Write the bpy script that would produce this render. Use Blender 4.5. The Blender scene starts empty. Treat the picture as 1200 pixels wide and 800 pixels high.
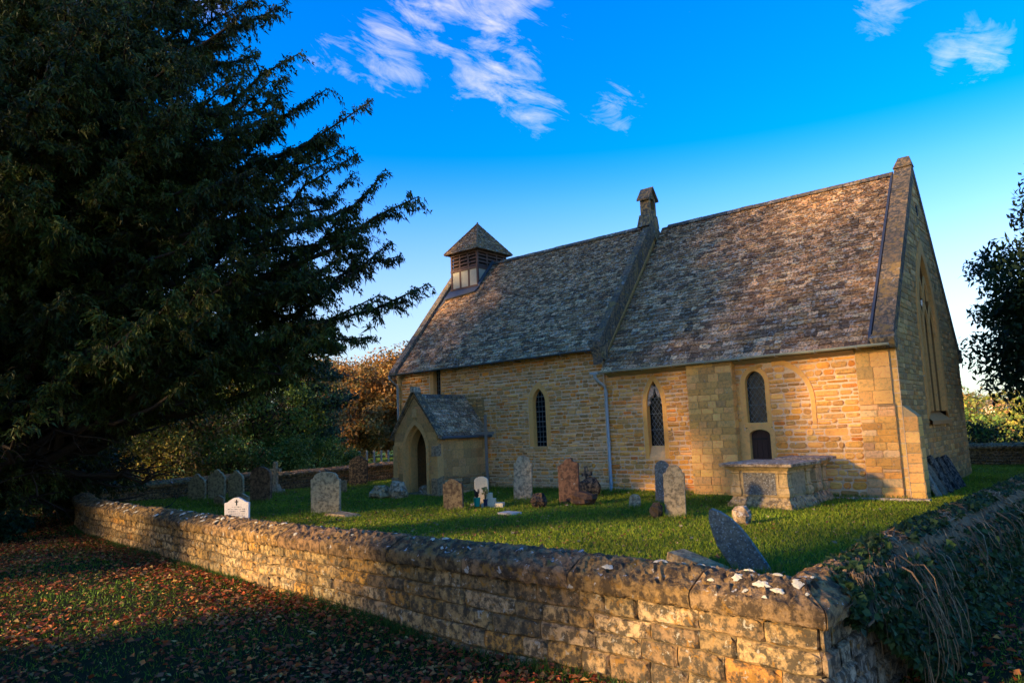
import bpy, math, random
import numpy as np
from mathutils import Vector, Matrix

R_ = random.Random(7)
NP = np.random.default_rng(11)
scene = bpy.context.scene
COL = scene.collection
rad = math.radians

# ------------------------------------------------------------------ camera
CAM = np.array([3.93, -18.34, 1.9])
FPX, YAW, PIT, ROL = 848.7, .6993, .1219, -.0414
Fv = np.array([-math.sin(YAW)*math.cos(PIT), math.cos(YAW)*math.cos(PIT), math.sin(PIT)])
Rv = np.array([math.cos(YAW), math.sin(YAW), 0.0]); Uv = np.cross(Rv, Fv)
R2 = math.cos(ROL)*Rv + math.sin(ROL)*Uv
U2 = -math.sin(ROL)*Rv + math.cos(ROL)*Uv
cd = bpy.data.cameras.new('camera'); cam = bpy.data.objects.new('camera', cd); COL.objects.link(cam)
cd.sensor_width = 36; cd.lens = FPX/1200*36; cd.clip_start = .05; cd.clip_end = 20000
M = Matrix(((R2[0], U2[0], -Fv[0], CAM[0]), (R2[1], U2[1], -Fv[1], CAM[1]), (R2[2], U2[2], -Fv[2], CAM[2]), (0, 0, 0, 1)))
cam.matrix_world = M
scene.camera = cam

# ------------------------------------------------------------------ sun, sky, exposure
SUN_AZ = math.atan2(-.48, -1.0)          # compass angle of the sun, from +Y clockwise (x = sin, y = cos)
SUN_EL = rad(14)
SUN = np.array([math.sin(SUN_AZ)*math.cos(SUN_EL), math.cos(SUN_AZ)*math.cos(SUN_EL), math.sin(SUN_EL)])
sl = bpy.data.lights.new('sun', 'SUN'); sl.energy = 3.0; sl.angle = rad(3.2); sl.color = (1, .74, .42)
so = bpy.data.objects.new('sun', sl); COL.objects.link(so)
so.rotation_euler = Vector(SUN).to_track_quat('Z', 'Y').to_euler(); so.location = (-20, -30, 20)
scene.view_settings.view_transform = 'Standard'; scene.view_settings.look = 'None'
scene.view_settings.exposure = 2.12; scene.view_settings.gamma = 1
scene.cycles.max_bounces = 6; scene.cycles.diffuse_bounces = 3; scene.cycles.transmission_bounces = 3
scene.cycles.transparent_max_bounces = 6

w = bpy.data.worlds.new('World'); scene.world = w; w.use_nodes = True
nt = w.node_tree; nt.nodes.clear()
def N(nt, t, **kw):
    n = nt.nodes.new(t)
    for k, v in kw.items():
        if hasattr(n, k) and not k.startswith('i_'): setattr(n, k, v)
    return n
def L(nt, a, b): nt.links.new(a, b)
def MATH(nt, op, a, b=None, c=None, clamp=False):
    n = nt.nodes.new('ShaderNodeMath'); n.operation = op; n.use_clamp = clamp
    for i, v in enumerate((a, b, c)):
        if v is None: continue
        if isinstance(v, (int, float)): n.inputs[i].default_value = v
        else: nt.links.new(v, n.inputs[i])
    return n.outputs[0]
def RAMP(nt, fac, stops, interp='LINEAR'):
    n = nt.nodes.new('ShaderNodeValToRGB'); cr = n.color_ramp; cr.interpolation = interp
    while len(cr.elements) < len(stops): cr.elements.new(.5)
    for e, (p, c) in zip(cr.elements, stops):
        e.position = p; e.color = (c[0], c[1], c[2], 1) if not isinstance(c, (int, float)) else (c, c, c, 1)
    nt.links.new(fac, n.inputs[0]); return n.outputs[0]
def MIX(nt, fac, a, b, mode='MIX'):
    n = nt.nodes.new('ShaderNodeMix'); n.data_type = 'RGBA'; n.blend_type = mode
    for s, v in ((n.inputs[0], fac), (n.inputs[6], a), (n.inputs[7], b)):
        if isinstance(v, (int, float)): s.default_value = v
        elif isinstance(v, tuple): s.default_value = (v[0], v[1], v[2], 1)
        else: nt.links.new(v, s)
    return n.outputs[2]
def NOISE(nt, vec, scale, detail=4, rough=.55, dist=0.0):
    n = nt.nodes.new('ShaderNodeTexNoise'); n.inputs['Scale'].default_value = scale
    n.inputs['Detail'].default_value = detail; n.inputs['Roughness'].default_value = rough
    n.inputs['Distortion'].default_value = dist
    if vec is not None: nt.links.new(vec, n.inputs['Vector'])
    return n.outputs['Fac']
def MAPPING(nt, vec, scale=(1, 1, 1), loc=(0, 0, 0), rot=(0, 0, 0)):
    n = nt.nodes.new('ShaderNodeMapping'); n.inputs['Scale'].default_value = scale
    n.inputs['Location'].default_value = loc; n.inputs['Rotation'].default_value = rot
    nt.links.new(vec, n.inputs['Vector']); return n.outputs[0]

sky = N(nt, 'ShaderNodeTexSky'); sky.sky_type = 'NISHITA'; sky.sun_disc = False
sky.sun_elevation = SUN_EL; sky.sun_rotation = SUN_AZ % (2*math.pi)
sky.altitude = 200; sky.air_density = 1.0; sky.dust_density = .5; sky.ozone_density = 2.8
hs = N(nt, 'ShaderNodeHueSaturation'); hs.inputs['Saturation'].default_value = 1.6; hs.inputs['Value'].default_value = 1.0
L(nt, sky.outputs[0], hs.inputs['Color'])
tc = N(nt, 'ShaderNodeTexCoord')
dirv = tc.outputs['Generated']
sx_ = N(nt, 'ShaderNodeSeparateXYZ'); L(nt, dirv, sx_.inputs[0])
smr = N(nt, 'ShaderNodeMapRange'); smr.interpolation_type = 'SMOOTHSTEP'; L(nt, sx_.outputs[2], smr.inputs[0])
smr.inputs[1].default_value = 0; smr.inputs[2].default_value = .38; smr.inputs[3].default_value = .75; smr.inputs[4].default_value = 1.45
L(nt, smr.outputs[0], hs.inputs['Saturation'])
vmr = N(nt, 'ShaderNodeMapRange'); L(nt, sx_.outputs[2], vmr.inputs[0]); vmr.inputs[1].default_value = 0; vmr.inputs[2].default_value = .3; vmr.inputs[3].default_value = .40; vmr.inputs[4].default_value = 1.0
L(nt, vmr.outputs[0], hs.inputs['Value']); hs.inputs['Hue'].default_value = .518
def pxdir(x, y):
    d = Fv + R2*(x-600)/FPX - U2*(y-400)/FPX
    return d/np.linalg.norm(d)
# streaky cirrus: one noise, gathered in a few drifts
def DOT(v, e):
    n = N(nt, 'ShaderNodeVectorMath'); n.operation = 'DOT_PRODUCT'; L(nt, v, n.inputs[0]); n.inputs[1].default_value = tuple(float(q) for q in e); return n.outputs['Value']
e1 = R2*.94-U2*.34; e2 = R2*.34+U2*.94
cx_ = N(nt, 'ShaderNodeCombineXYZ'); L(nt, MATH(nt, 'MULTIPLY', DOT(dirv, e1), 5.0), cx_.inputs[0]); L(nt, MATH(nt, 'MULTIPLY', DOT(dirv, e2), 13.0), cx_.inputs[1]); L(nt, MATH(nt, 'MULTIPLY', DOT(dirv, Fv), 5.0), cx_.inputs[2])
cn = NOISE(nt, cx_.outputs[0], .8, 10, .58, .9)
cn2 = NOISE(nt, cx_.outputs[0], 2.6, 8, .66, .8)
shape = MATH(nt, 'ADD', MATH(nt, 'MULTIPLY', cn, .6), MATH(nt, 'MULTIPLY', cn2, .4))
mask = None
for x, y, r, s in ((455, 60, .13, 1.0), (500, 5, .17, .95), (600, 100, .15, 1.15), (585, 45, .16, .95), (385, 75, .13, .9), (540, 148, .10, .7), (660, 40, .07, .7),
                   (715, 118, .085, .85), (655, 82, .09, .75), (1152, 66, .075, .78), (1030, 3, .07, .72), (1115, 70, .05, .7),
                   (-150, 150, .3, .8), (1500, 120, .25, .8), (700, -300, .35, .8), (1900, 100, .3, .8), (150, -100, .3, .8), (-900, 200, .4, .8)):
    d = pxdir(x, y)
    vm = N(nt, 'ShaderNodeVectorMath'); vm.operation = 'DISTANCE'; L(nt, dirv, vm.inputs[0]); vm.inputs[1].default_value = tuple(d)
    mr = N(nt, 'ShaderNodeMapRange'); mr.interpolation_type = 'SMOOTHSTEP'
    L(nt, vm.outputs['Value'], mr.inputs[0]); mr.inputs[1].default_value = 0; mr.inputs[2].default_value = r
    mr.inputs[3].default_value = s; mr.inputs[4].default_value = 0
    mask = mr.outputs[0] if mask is None else MATH(nt, 'MAXIMUM', mask, mr.outputs[0])
mk = MATH(nt, 'POWER', mask, .6)
cf = MATH(nt, 'SUBTRACT', MATH(nt, 'ADD', MATH(nt, 'MULTIPLY', shape, 3.1), MATH(nt, 'MULTIPLY', mk, .75)), 2.15)
cf = MATH(nt, 'MULTIPLY', MATH(nt, 'MULTIPLY', MATH(nt, 'MAXIMUM', cf, 0), 1.0, clamp=True), MATH(nt, 'MULTIPLY', mk, .85))
skyc = MIX(nt, cf, hs.outputs[0], (5.0, 4.1, 4.9))
bg = N(nt, 'ShaderNodeBackground'); bg.inputs['Strength'].default_value = .106
L(nt, skyc, bg.inputs['Color'])
wo = N(nt, 'ShaderNodeOutputWorld'); L(nt, bg.outputs[0], wo.inputs[0])

# ------------------------------------------------------------------ helpers: meshes and tags
class G:
    """collects vertices, polygons and a colour per polygon"""
    def __init__(s): s.v = []; s.f = []; s.c = []; s.n = 0; s.bulk = []
    def add(s, V, F, c=(.5, .5, .5)):
        o = s.n; s.v.extend(tuple(map(float, p)) for p in V); s.n += len(V)
        for f in F: s.f.append(tuple(i+o for i in f)); s.c.append(c)
        return s
    def box(s, x0, x1, y0, y1, z0, z1, c=(.5, .5, .5)):
        V = [(x, y, z) for x in (x0, x1) for y in (y0, y1) for z in (z0, z1)]
        return s.add(V, [(0, 1, 3, 2), (4, 6, 7, 5), (0, 4, 5, 1), (2, 3, 7, 6), (0, 2, 6, 4), (1, 5, 7, 3)], c)
    def hexa(s, P, c=(.5, .5, .5)):
        """8 points: bottom ring 0-3, top ring 4-7"""
        return s.add(P, [(3, 2, 1, 0), (4, 5, 6, 7), (0, 1, 5, 4), (1, 2, 6, 5), (2, 3, 7, 6), (3, 0, 4, 7)], c)
    def arr(s, V, F, C):
        """numpy: V (n,3), F (m,k), C (m,3)"""
        s.bulk.append((np.asarray(V, np.float32), np.asarray(F, np.int64), np.asarray(C, np.float32)))
        return s
    def tube(s, P, r, k=6, c=(.5, .5, .5), cap=True):
        P = [Vector(p) for p in P]; rr = r if hasattr(r, '__len__') else [r]*len(P)
        V = []; up = Vector((0, 0, 1))
        for i, p in enumerate(P):
            t = (P[min(i+1, len(P)-1)]-P[max(i-1, 0)])
            if t.length < 1e-6: t = Vector((0, 0, 1))
            t.normalize(); a = up if abs(t.z) < .9 else Vector((1, 0, 0))
            u = t.cross(a).normalized(); v = t.cross(u)
            for j in range(k):
                q = 2*math.pi*j/k; V.append(p+u*(math.cos(q)*rr[i])+v*(math.sin(q)*rr[i]))
        F = [(i*k+j, i*k+(j+1) % k, (i+1)*k+(j+1) % k, (i+1)*k+j) for i in range(len(P)-1) for j in range(k)]
        if cap: F += [tuple(range(k))[::-1], tuple((len(P)-1)*k+j for j in range(k))]
        return s.add(V, F, c)

def build(name, g, m, parent=None, smooth=False, loc=None):
    me = bpy.data.meshes.new(name)
    Vs = []; idx = []; tot = []; cols = []; off = 0
    if g.v:
        Vs.append(np.array(g.v, np.float32)); off = len(g.v)
        idx.append(np.fromiter((i for f in g.f for i in f), np.int32)); tot.append(np.array([len(f) for f in g.f], np.int32))
        cols.append(np.array(g.c, np.float32))
    for V, F, C in g.bulk:
        Vs.append(V); idx.append((F+off).astype(np.int32).ravel()); tot.append(np.full(len(F), F.shape[1], np.int32)); cols.append(C); off += len(V)
    V = np.concatenate(Vs); I = np.concatenate(idx); T = np.concatenate(tot); C = np.concatenate(cols)
    me.vertices.add(len(V)); me.vertices.foreach_set('co', V.ravel())
    me.loops.add(len(I)); me.loops.foreach_set('vertex_index', I)
    me.polygons.add(len(T)); st = np.zeros(len(T), np.int32); st[1:] = np.cumsum(T)[:-1]
    me.polygons.foreach_set('loop_start', st)
    me.polygons.foreach_set('loop_total', T)
    me.polygons.foreach_set('use_smooth', np.full(len(T), bool(smooth)))
    a = me.attributes.new('tint', 'FLOAT_COLOR', 'FACE')
    a.data.foreach_set('color', np.concatenate([C, np.ones((len(C), 1), np.float32)], 1).ravel())
    me.update(calc_edges=True)
    me.materials.append(m)
    o = bpy.data.objects.new(name, me); COL.objects.link(o)
    if parent is not None: o.parent = parent
    if loc is not None: o.location = loc
    return o
def tag(o, label, cat, group=None):
    o['label'] = label; o['category'] = cat
    if group: o['group'] = group
    return o
def thing(name, label, cat, loc=(0, 0, 0), rz=0, group=None):
    o = bpy.data.objects.new(name, None); COL.objects.link(o); o.location = loc; o.rotation_euler = (0, 0, rz)
    o.empty_display_size = .3
    return tag(o, label, cat, group)
def struct(o): o['kind'] = 'structure'; return o
def stuff(o): o['kind'] = 'stuff'; return o
def part(name, parent, loc=(0, 0, 0)):
    o = bpy.data.objects.new(name, None); COL.objects.link(o); o.parent = parent; o.location = loc; return o

class Pieces:
    """alike pieces: the ones that show largest become objects of their own, the rest one joined part"""
    def __init__(s): s.p = []
    def add(s, g, centre, size, parent):
        d = np.array(centre)-CAM; z = max(float(d@Fv), .3)
        s.p.append((size/z, g, parent))
    def emit(s, name, rest, m, limit, restparent, smooth=False, minpx=7):
        s.p.sort(key=lambda t: -t[0])
        r = G()
        for k, (sz, g, par) in enumerate(s.p):
            if k < limit and sz*FPX > minpx: build(name, g, m, par, smooth)
            else: r.add(g.v, g.f); r.c[-len(g.f):] = g.c
        if r.n: stuff(build(rest, r, m, restparent, smooth))

def jit(a): return R_.uniform(-a, a)
def lerp(a, b, t): return a+(b-a)*t
def pick(pal, j=.24):
    c = R_.choice(pal); k = 1+jit(j); return tuple(max(0, v*k*(1+jit(.04))) for v in c)

# ------------------------------------------------------------------ materials
def base_mat(name):
    m = bpy.data.materials.new(name); m.use_nodes = True; t = m.node_tree
    b = t.nodes['Principled BSDF']; geo = t.nodes.new('ShaderNodeNewGeometry')
    return m, t, b, geo.outputs['Position']
def attr(t):
    n = t.nodes.new('ShaderNodeAttribute'); n.attribute_name = 'tint'; return n.outputs['Color']
def bump(t, b, h, strength=.5, dist=.02):
    n = t.nodes.new('ShaderNodeBump'); n.inputs['Strength'].default_value = strength; n.inputs['Distance'].default_value = dist
    L(t, h, n.inputs['Height']); L(t, n.outputs[0], b.inputs['Normal'])
def stone(name, fine=40, lichen=(.5, .48, .42), lich=.0, orange=.0, dark=.3, bmp=.5, lscale=9, darkc=(.10, .085, .06), bd=.02, orangec=(.42, .22, .05), contrast=.45, warm=(1.95, 1.62, 1.22)):
    """weathered stone: the piece's own colour, grain, dark growth, pale and orange lichen"""
    m, t, b, P = base_mat(name)
    n1 = NOISE(t, P, fine, 6, .65); n2 = NOISE(t, P, fine*.38, 6, .65); n3 = NOISE(t, P, 1.1, 3, .5)
    var = MATH(t, 'ADD', MATH(t, 'MULTIPLY', n1, contrast*1.6), MATH(t, 'ADD', MATH(t, 'MULTIPLY', n2, contrast*1.6), 1-contrast*1.6))
    c = MIX(t, 1.0, attr(t), RAMP(t, var, [(0, 0), (1, 1)]), 'MULTIPLY')
    hue = MIX(t, 1.0, c, warm, 'MULTIPLY')
    if dark > 0:
        dk = RAMP(t, MATH(t, 'ADD', MATH(t, 'MULTIPLY', n2, .6), MATH(t, 'MULTIPLY', NOISE(t, P, fine*.5, 8, .75, .3), .4)), [(.5-dark*.12, 0), (.6-dark*.1, 1)])
        hue = MIX(t, MATH(t, 'MULTIPLY', dk, min(1, dark*1.6)), hue, darkc)
    if orange > 0:
        o = RAMP(t, NOISE(t, MAPPING(t, P, loc=(5, 3, 1)), lscale*.7, 5, .7, .5), [(.62-orange*.2, 0), (.68-orange*.2, 1)])
        hue = MIX(t, MATH(t, 'MULTIPLY', o, .8), hue, orangec)
    if lich > 0:
        o = RAMP(t, NOISE(t, MAPPING(t, P, loc=(9, 7, 2)), lscale, 7, .68, .4), [(.66-lich*.22, 0), (.69-lich*.22, 1)])
        hue = MIX(t, MATH(t, 'MULTIPLY', o, .85), hue, lichen)
    L(t, hue, b.inputs['Base Color']); b.inputs['Roughness'].default_value = .92
    b.inputs['Specular IOR Level'].default_value = .2
    h = MATH(t, 'ADD', MATH(t, 'MULTIPLY', n1, .5), MATH(t, 'MULTIPLY', n2, 1.0))
    bump(t, b, h, bmp, bd)
    return m
def plain(name, col, rough=.6, metal=0, nscale=20, var=.25, bmp=.0, spec=.4):
    m, t, b, P = base_mat(name)
    n = NOISE(t, P, nscale, 5, .6)
    c = MIX(t, n, tuple(v*(1-var) for v in col), tuple(min(1, v*(1+var)) for v in col))
    L(t, c, b.inputs['Base Color']); b.inputs['Roughness'].default_value = rough; b.inputs['Metallic'].default_value = metal
    b.inputs['Specular IOR Level'].default_value = spec
    if bmp: bump(t, b, n, bmp, .01)
    return m
def tinted(name, rough=.7, trans=0.0, nscale=0, spec=.25):
    m, t, b, P = base_mat(name)
    c = attr(t)
    if nscale:
        c = MIX(t, 1.0, c, RAMP(t, NOISE(t, P, nscale, 4), [(.25, .45), (.75, 1.0)]), 'MULTIPLY')
    L(t, c, b.inputs['Base Color']); b.inputs['Roughness'].default_value = rough; b.inputs['Specular IOR Level'].default_value = spec
    if trans:
        tr = t.nodes.new('ShaderNodeBsdfTranslucent'); L(t, c, tr.inputs['Color'])
        mx = t.nodes.new('ShaderNodeMixShader'); mx.inputs[0].default_value = trans
        L(t, b.outputs[0], mx.inputs[1]); L(t, tr.outputs[0], mx.inputs[2]); L(t, mx.outputs[0], t.nodes['Material Output'].inputs[0])
    return m
M_rubble = stone('rubble_stone', 38, lich=.12, dark=.22, bmp=.75, lscale=12, contrast=.4, warm=(2.75, 1.95, 1.12))
M_mortar = stone('mortar', 50, dark=.15, bmp=.4, contrast=.25)
M_ashlar = stone('ashlar', 30, dark=.34, bmp=.45, lich=.08, contrast=.48, lscale=8, warm=(2.75, 1.95, 1.12))
M_dressed = stone('dressed_stone', 26, dark=.15, bmp=.25, lich=.04, contrast=.25, warm=(2.75, 1.95, 1.12))
M_slate = stone('stone_slate', 45, lichen=(.50, .42, .30), lich=.42, orange=.1, dark=.5, bmp=.7, lscale=10, darkc=(.035, .028, .02), orangec=(.25, .15, .05), warm=(3.4, 2.45, 1.5))
M_coping = stone('roof_coping', 30, lichen=(.36, .33, .27), lich=.2, orange=.35, dark=.65, bmp=.6, lscale=6, orangec=(.34, .19, .05))
M_wall = stone('wall_block', 36, lichen=(.46, .40, .30), lich=.24, orange=.26, dark=.58, bmp=.7, lscale=17, darkc=(.07, .055, .035), orangec=(.36, .17, .03), contrast=.5, bd=.03, warm=(1.75, 1.40, .98))
M_cap = stone('wall_coping', 26, lichen=(.62, .58, .50), lich=.17, orange=.30, dark=.55, bmp=1.0, lscale=10, darkc=(.05, .035, .022), orangec=(.34, .17, .03), contrast=.55, bd=.05, warm=(1.75, 1.40, .98))
M_grave = stone('lichened_gravestone', 30, lichen=(.38, .34, .24), lich=.28, orange=.04, dark=.42, bmp=.5, lscale=26, darkc=(.04, .038, .03), warm=(2.35, 1.85, 1.25))
M_gravedark = stone('dark_gravestone', 30, lichen=(.30, .27, .20), lich=.24, dark=.7, bmp=.6, lscale=28, darkc=(.02, .02, .018), warm=(2.35, 1.85, 1.25))
M_gravered = stone('red_gravestone', 26, lichen=(.3, .27, .22), lich=.05, orange=.0, dark=.5, bmp=.5, lscale=9, darkc=(.05, .03, .022))
M_slab = stone('grey_slab', 40, lichen=(.62, .60, .52), lich=.40, dark=.4, bmp=.3, lscale=30, darkc=(.06, .06, .065))
M_pale = stone('pale_gravestone', 60, dark=.1, bmp=.15, contrast=.15)
M_lid = stone('tomb_lid', 24, lichen=(.62, .54, .42), lich=.42, dark=.5, bmp=.9, lscale=14, darkc=(.10, .065, .04), warm=(2.35, 1.85, 1.25))
M_tomb = stone('tomb_stone', 26, lichen=(.45, .43, .38), lich=.12, dark=.3, bmp=.3, lscale=20, darkc=(.09, .07, .045), warm=(2.35, 1.85, 1.25))
M_plinth = stone('tomb_plinth', 26, lichen=(.55, .53, .48), lich=.3, dark=.5, bmp=.6, lscale=18, darkc=(.08, .06, .04), warm=(2.35, 1.85, 1.25))
M_gutter = plain('painted_gutter', (.46, .46, .32), .5, 0, 8, .25)
M_gutterdark = plain('dark_gutter', (.10, .12, .12), .5, 0, 8, .3)
M_pipe = plain('pale_blue_downpipe', (.46, .48, .42), .5, 0, 9, .25)
M_fascia = plain('cream_eaves_board', (.42, .34, .17), .7, 0, 6, .2)
M_wood = plain('brown_weathered_wood', (.12, .055, .03), .75, 0, 25, .35, .3)
M_cream = plain('cream_limewash_panel', (.48, .40, .26), .85, 0, 14, .18, .1)
M_lead = plain('lead_flashing', (.10, .10, .10), .55, .3, 12, .25)
M_black = plain('dark_void', (.01, .009, .008), .9, 0, 10, .2)
M_doorwood = plain('old_door_wood', (.045, .018, .012), .6, 0, 22, .4, .4)
M_bark = plain('bark', (.055, .04, .028), .95, 0, 14, .4, .9, .1)
M_iron = plain('iron', (.02, .02, .02), .6, .5, 20, .3)
M_bar = plain('window_lead', (.22, .25, .23), .5, .0, 20, .2)
M_post = plain('grey_weathered_post', (.26, .20, .14), .8, 0, 20, .3, .4)
M_green = plain('green_plastic_pot', (.0, .32, .20), .4, 0, 10, .1)
M_navy = plain('dark_blue_vase', (.015, .03, .07), .35, 0, 10, .1)
M_leaf = tinted('leaves', .6, .30)
M_yew = tinted('yew_needles', .55, .12, spec=.2)
M_fallen = tinted('fallen_leaf', .7, .12)
M_grass = tinted('grass_blade', .6, .25)
M_stem = tinted('dry_stem', .8, 0, 30)
M_far = tinted('far_foliage', .8, 0)
def glass_mat():
    m, t, b, P = base_mat('leaded_glass')
    b.inputs['Base Color'].default_value = (.008, .010, .011, 1); b.inputs['Roughness'].default_value = .12
    b.inputs['Specular IOR Level'].default_value = .16
    bump(t, b, NOISE(t, P, 7, 3, .6), .2, .03)
    return m
M_glass = glass_mat()

# ------------------------------------------------------------------ terrain
def sm(x, a, b):
    t = np.clip((x-a)/(b-a), 0, 1); return t*t*(3-2*t)
def hgt(x, y):
    x = np.asarray(x, float); y = np.asarray(y, float)
    h = -.2+.16*np.exp(-((x+7)/6)**2)+.0*x
    h = h+.22*sm(x, 1.8, 3.0)*sm(y, -15, -10)
    h = h+.035*np.sin(x*1.3+y*.7)*np.sin(y*1.1-x*.4)*sm(np.hypot(x, y), 0, 12)*(1-sm(np.hypot(x, y), 60, 90))
    inside = (x > -22)*(x < 2.0)*(y > -13)*(y < 12.4)
    h = np.where(inside, np.minimum(h, -.12), h)
    # valley to the north-east, rolling ground, hills far away
    u = (x*.35+y*.94)
    h = h-16*sm(u-x*.0, 22, 190)*sm(x, -60, 30)
    h = h+1.6*sm(-x, 45, 130)*sm(y, -40, 60)
    r = np.hypot(x, y)
    h = h+(52+22*np.sin(np.arctan2(y, x)*7+1)+12*np.sin(np.arctan2(y, x)*17))*sm(r, 2200, 5000)
    h = h+6*np.sin(x/210+1)*np.sin(y/260)*sm(r, 250, 900)
    return h
def ground_mat():
    m, t, b, P = base_mat('meadow_ground')
    n = NOISE(t, P, 9, 6, .7); n2 = NOISE(t, P, .5, 4, .6); n3 = NOISE(t, P, 60, 4, .7)
    near = MIX(t, RAMP(t, MATH(t, 'ADD', MATH(t, 'MULTIPLY', n, .6), MATH(t, 'MULTIPLY', n2, .4)), [(.42, 0), (.58, 1)]), (.022, .040, .010), (.045, .026, .014))
    near = MIX(t, n3, near, (.02, .022, .008))
    # fields far off: pale stubble, pasture, hedges
    vo = t.nodes.new('ShaderNodeTexVoronoi'); vo.inputs['Scale'].default_value = .009; L(t, MAPPING(t, P, (1, 1.6, 0)), vo.inputs['Vector'])
    sp = t.nodes.new('ShaderNodeSeparateColor'); L(t, vo.outputs['Color'], sp.inputs[0])
    fld = RAMP(t, sp.outputs[0], [(0, (.10, .13, .03)), (.3, (.08, .15, .03)), (.5, (.27, .22, .07)), (.75, (.12, .15, .05)), (1, (.30, .24, .10))], 'CONSTANT')
    fld = MIX(t, RAMP(t, NOISE(t, P, .12, 5), [(.4, 0), (.6, .5)]), fld, (.06, .08, .025))
    ln = t.nodes.new('ShaderNodeVectorMath'); ln.operation = 'LENGTH'; L(t, P, ln.inputs[0])
    mid = MIX(t, RAMP(t, MATH(t, 'DIVIDE', ln.outputs['Value'], 100), [(.28, 0), (.45, 1)]), near, (.07, .14, .02))
    L(t, MIX(t, RAMP(t, MATH(t, 'DIVIDE', ln.outputs['Value'], 400), [(.25, 0), (.4, 1)]), mid, fld), b.inputs['Base Color'])
    b.inputs['Roughness'].default_value = .95; b.inputs['Specular IOR Level'].default_value = .1
    bump(t, b, MATH(t, 'ADD', n, n3), .8, .03)
    return m
def ground():
    rr = np.concatenate([[0], .6*1.045**np.arange(0, 218)]); rr = rr[rr < 9000]; rr = np.append(rr, 9000.)
    na = 220; A = np.linspace(0, 2*np.pi, na, endpoint=False)
    X = CAM[0]+rr[:, None]*np.cos(A); Y = CAM[1]+rr[:, None]*np.sin(A); Z = hgt(X, Y)
    V = np.stack([X, Y, Z], -1).reshape(-1, 3)
    i, j = np.meshgrid(np.arange(len(rr)-1), np.arange(na), indexing='ij'); j2 = (j+1) % na
    F = np.stack([i*na+j, (i+1)*na+j, (i+1)*na+j2, i*na+j2], -1).reshape(-1, 4)
    g = G(); g.arr(V, F, np.full((len(F), 3), .1)); return struct(build('ground', g, ground_mat(), smooth=True))
ground()
def lawn_h(x, y):
    return .02*np.sin(np.asarray(x)*.9+1)*np.sin(np.asarray(y)*.8)+.012*np.sin(np.asarray(x)*2.3+np.asarray(y)*1.9)-.01

# ------------------------------------------------------------------ churchyard wall path
RAW = [(2.25, -13.36), (.36, -13.19), (-1.7, -13.13), (-3.35, -13.0), (-5.6, -12.75), (-9.35, -12.27), (-11.7, -12.0), (-15.2, -11.55), (-17.67, -10.95),
       (-20.5, -10.0), (-22.6, -9.1), (-23.3, -8.0), (-23.1, -6.2), (-21.95, -2.6), (-21.5, .1), (-21.35, 2.4), (-21.3, 12.9)]
def chaikin(P, n):
    P = [np.array(p, float) for p in P]
    for _ in range(n):
        Q = [P[0]]
        for a, b in zip(P[:-1], P[1:]): Q += [a*.75+b*.25, a*.25+b*.75]
        Q.append(P[-1]); P = Q
    return P
A = chaikin(RAW, 2)
PATH = A+[np.array((3.6, 12.9))]
CORNER = {0, len(A)-1, len(A)}
WT = .42
nP = len(PATH)
MIT = []
for k in range(nP):
    a = PATH[k]-PATH[k-1]; b = PATH[(k+1) % nP]-PATH[k]
    a = a/np.linalg.norm(a); b = b/np.linalg.norm(b)
    na_ = np.array([a[1], -a[0]]); nb_ = np.array([b[1], -b[0]])
    m_ = na_+nb_; m_ = m_/np.linalg.norm(m_); m_ = m_/max(.3, m_@nb_); MIT.append(m_)
SEG = [np.linalg.norm(PATH[(k+1) % nP]-PATH[k]) for k in range(nP)]
CUM = np.concatenate([[0], np.cumsum(SEG)]); TOTAL = CUM[-1]
S_NW = CUM[len(A)-1]; S_NE = CUM[len(A)]
def wp(s, t):
    s = min(max(s, 0), TOTAL-1e-6)
    k = int(np.searchsorted(CUM, s, 'right')-1); u = (s-CUM[k])/SEG[k]; k2 = (k+1) % nP
    return (PATH[k]+MIT[k]*t)*(1-u)+(PATH[k2]+MIT[k2]*t)*u
def zc(s):
    x, y = wp(s, 0)
    if s >= S_NE: return .55
    if s >= S_NW: return .56
    if y < -8.5: return float(np.interp(x, [-23.5, -21, -17.7, -15.2, -11.7, -9.35, -5.6, -3.35, -2], [.36, .38, .40, .41, .43, .45, .49, .52, .55]))
    return float(np.interp(y, [-8.5, 2.4, 12], [.36, .56, .56]))
def foot(s, t=0):
    x, y = wp(s, t-.2); return float(hgt(x, y))-.12

def ctop(s): return .26 if s < 30 or s > S_NE else .2

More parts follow.
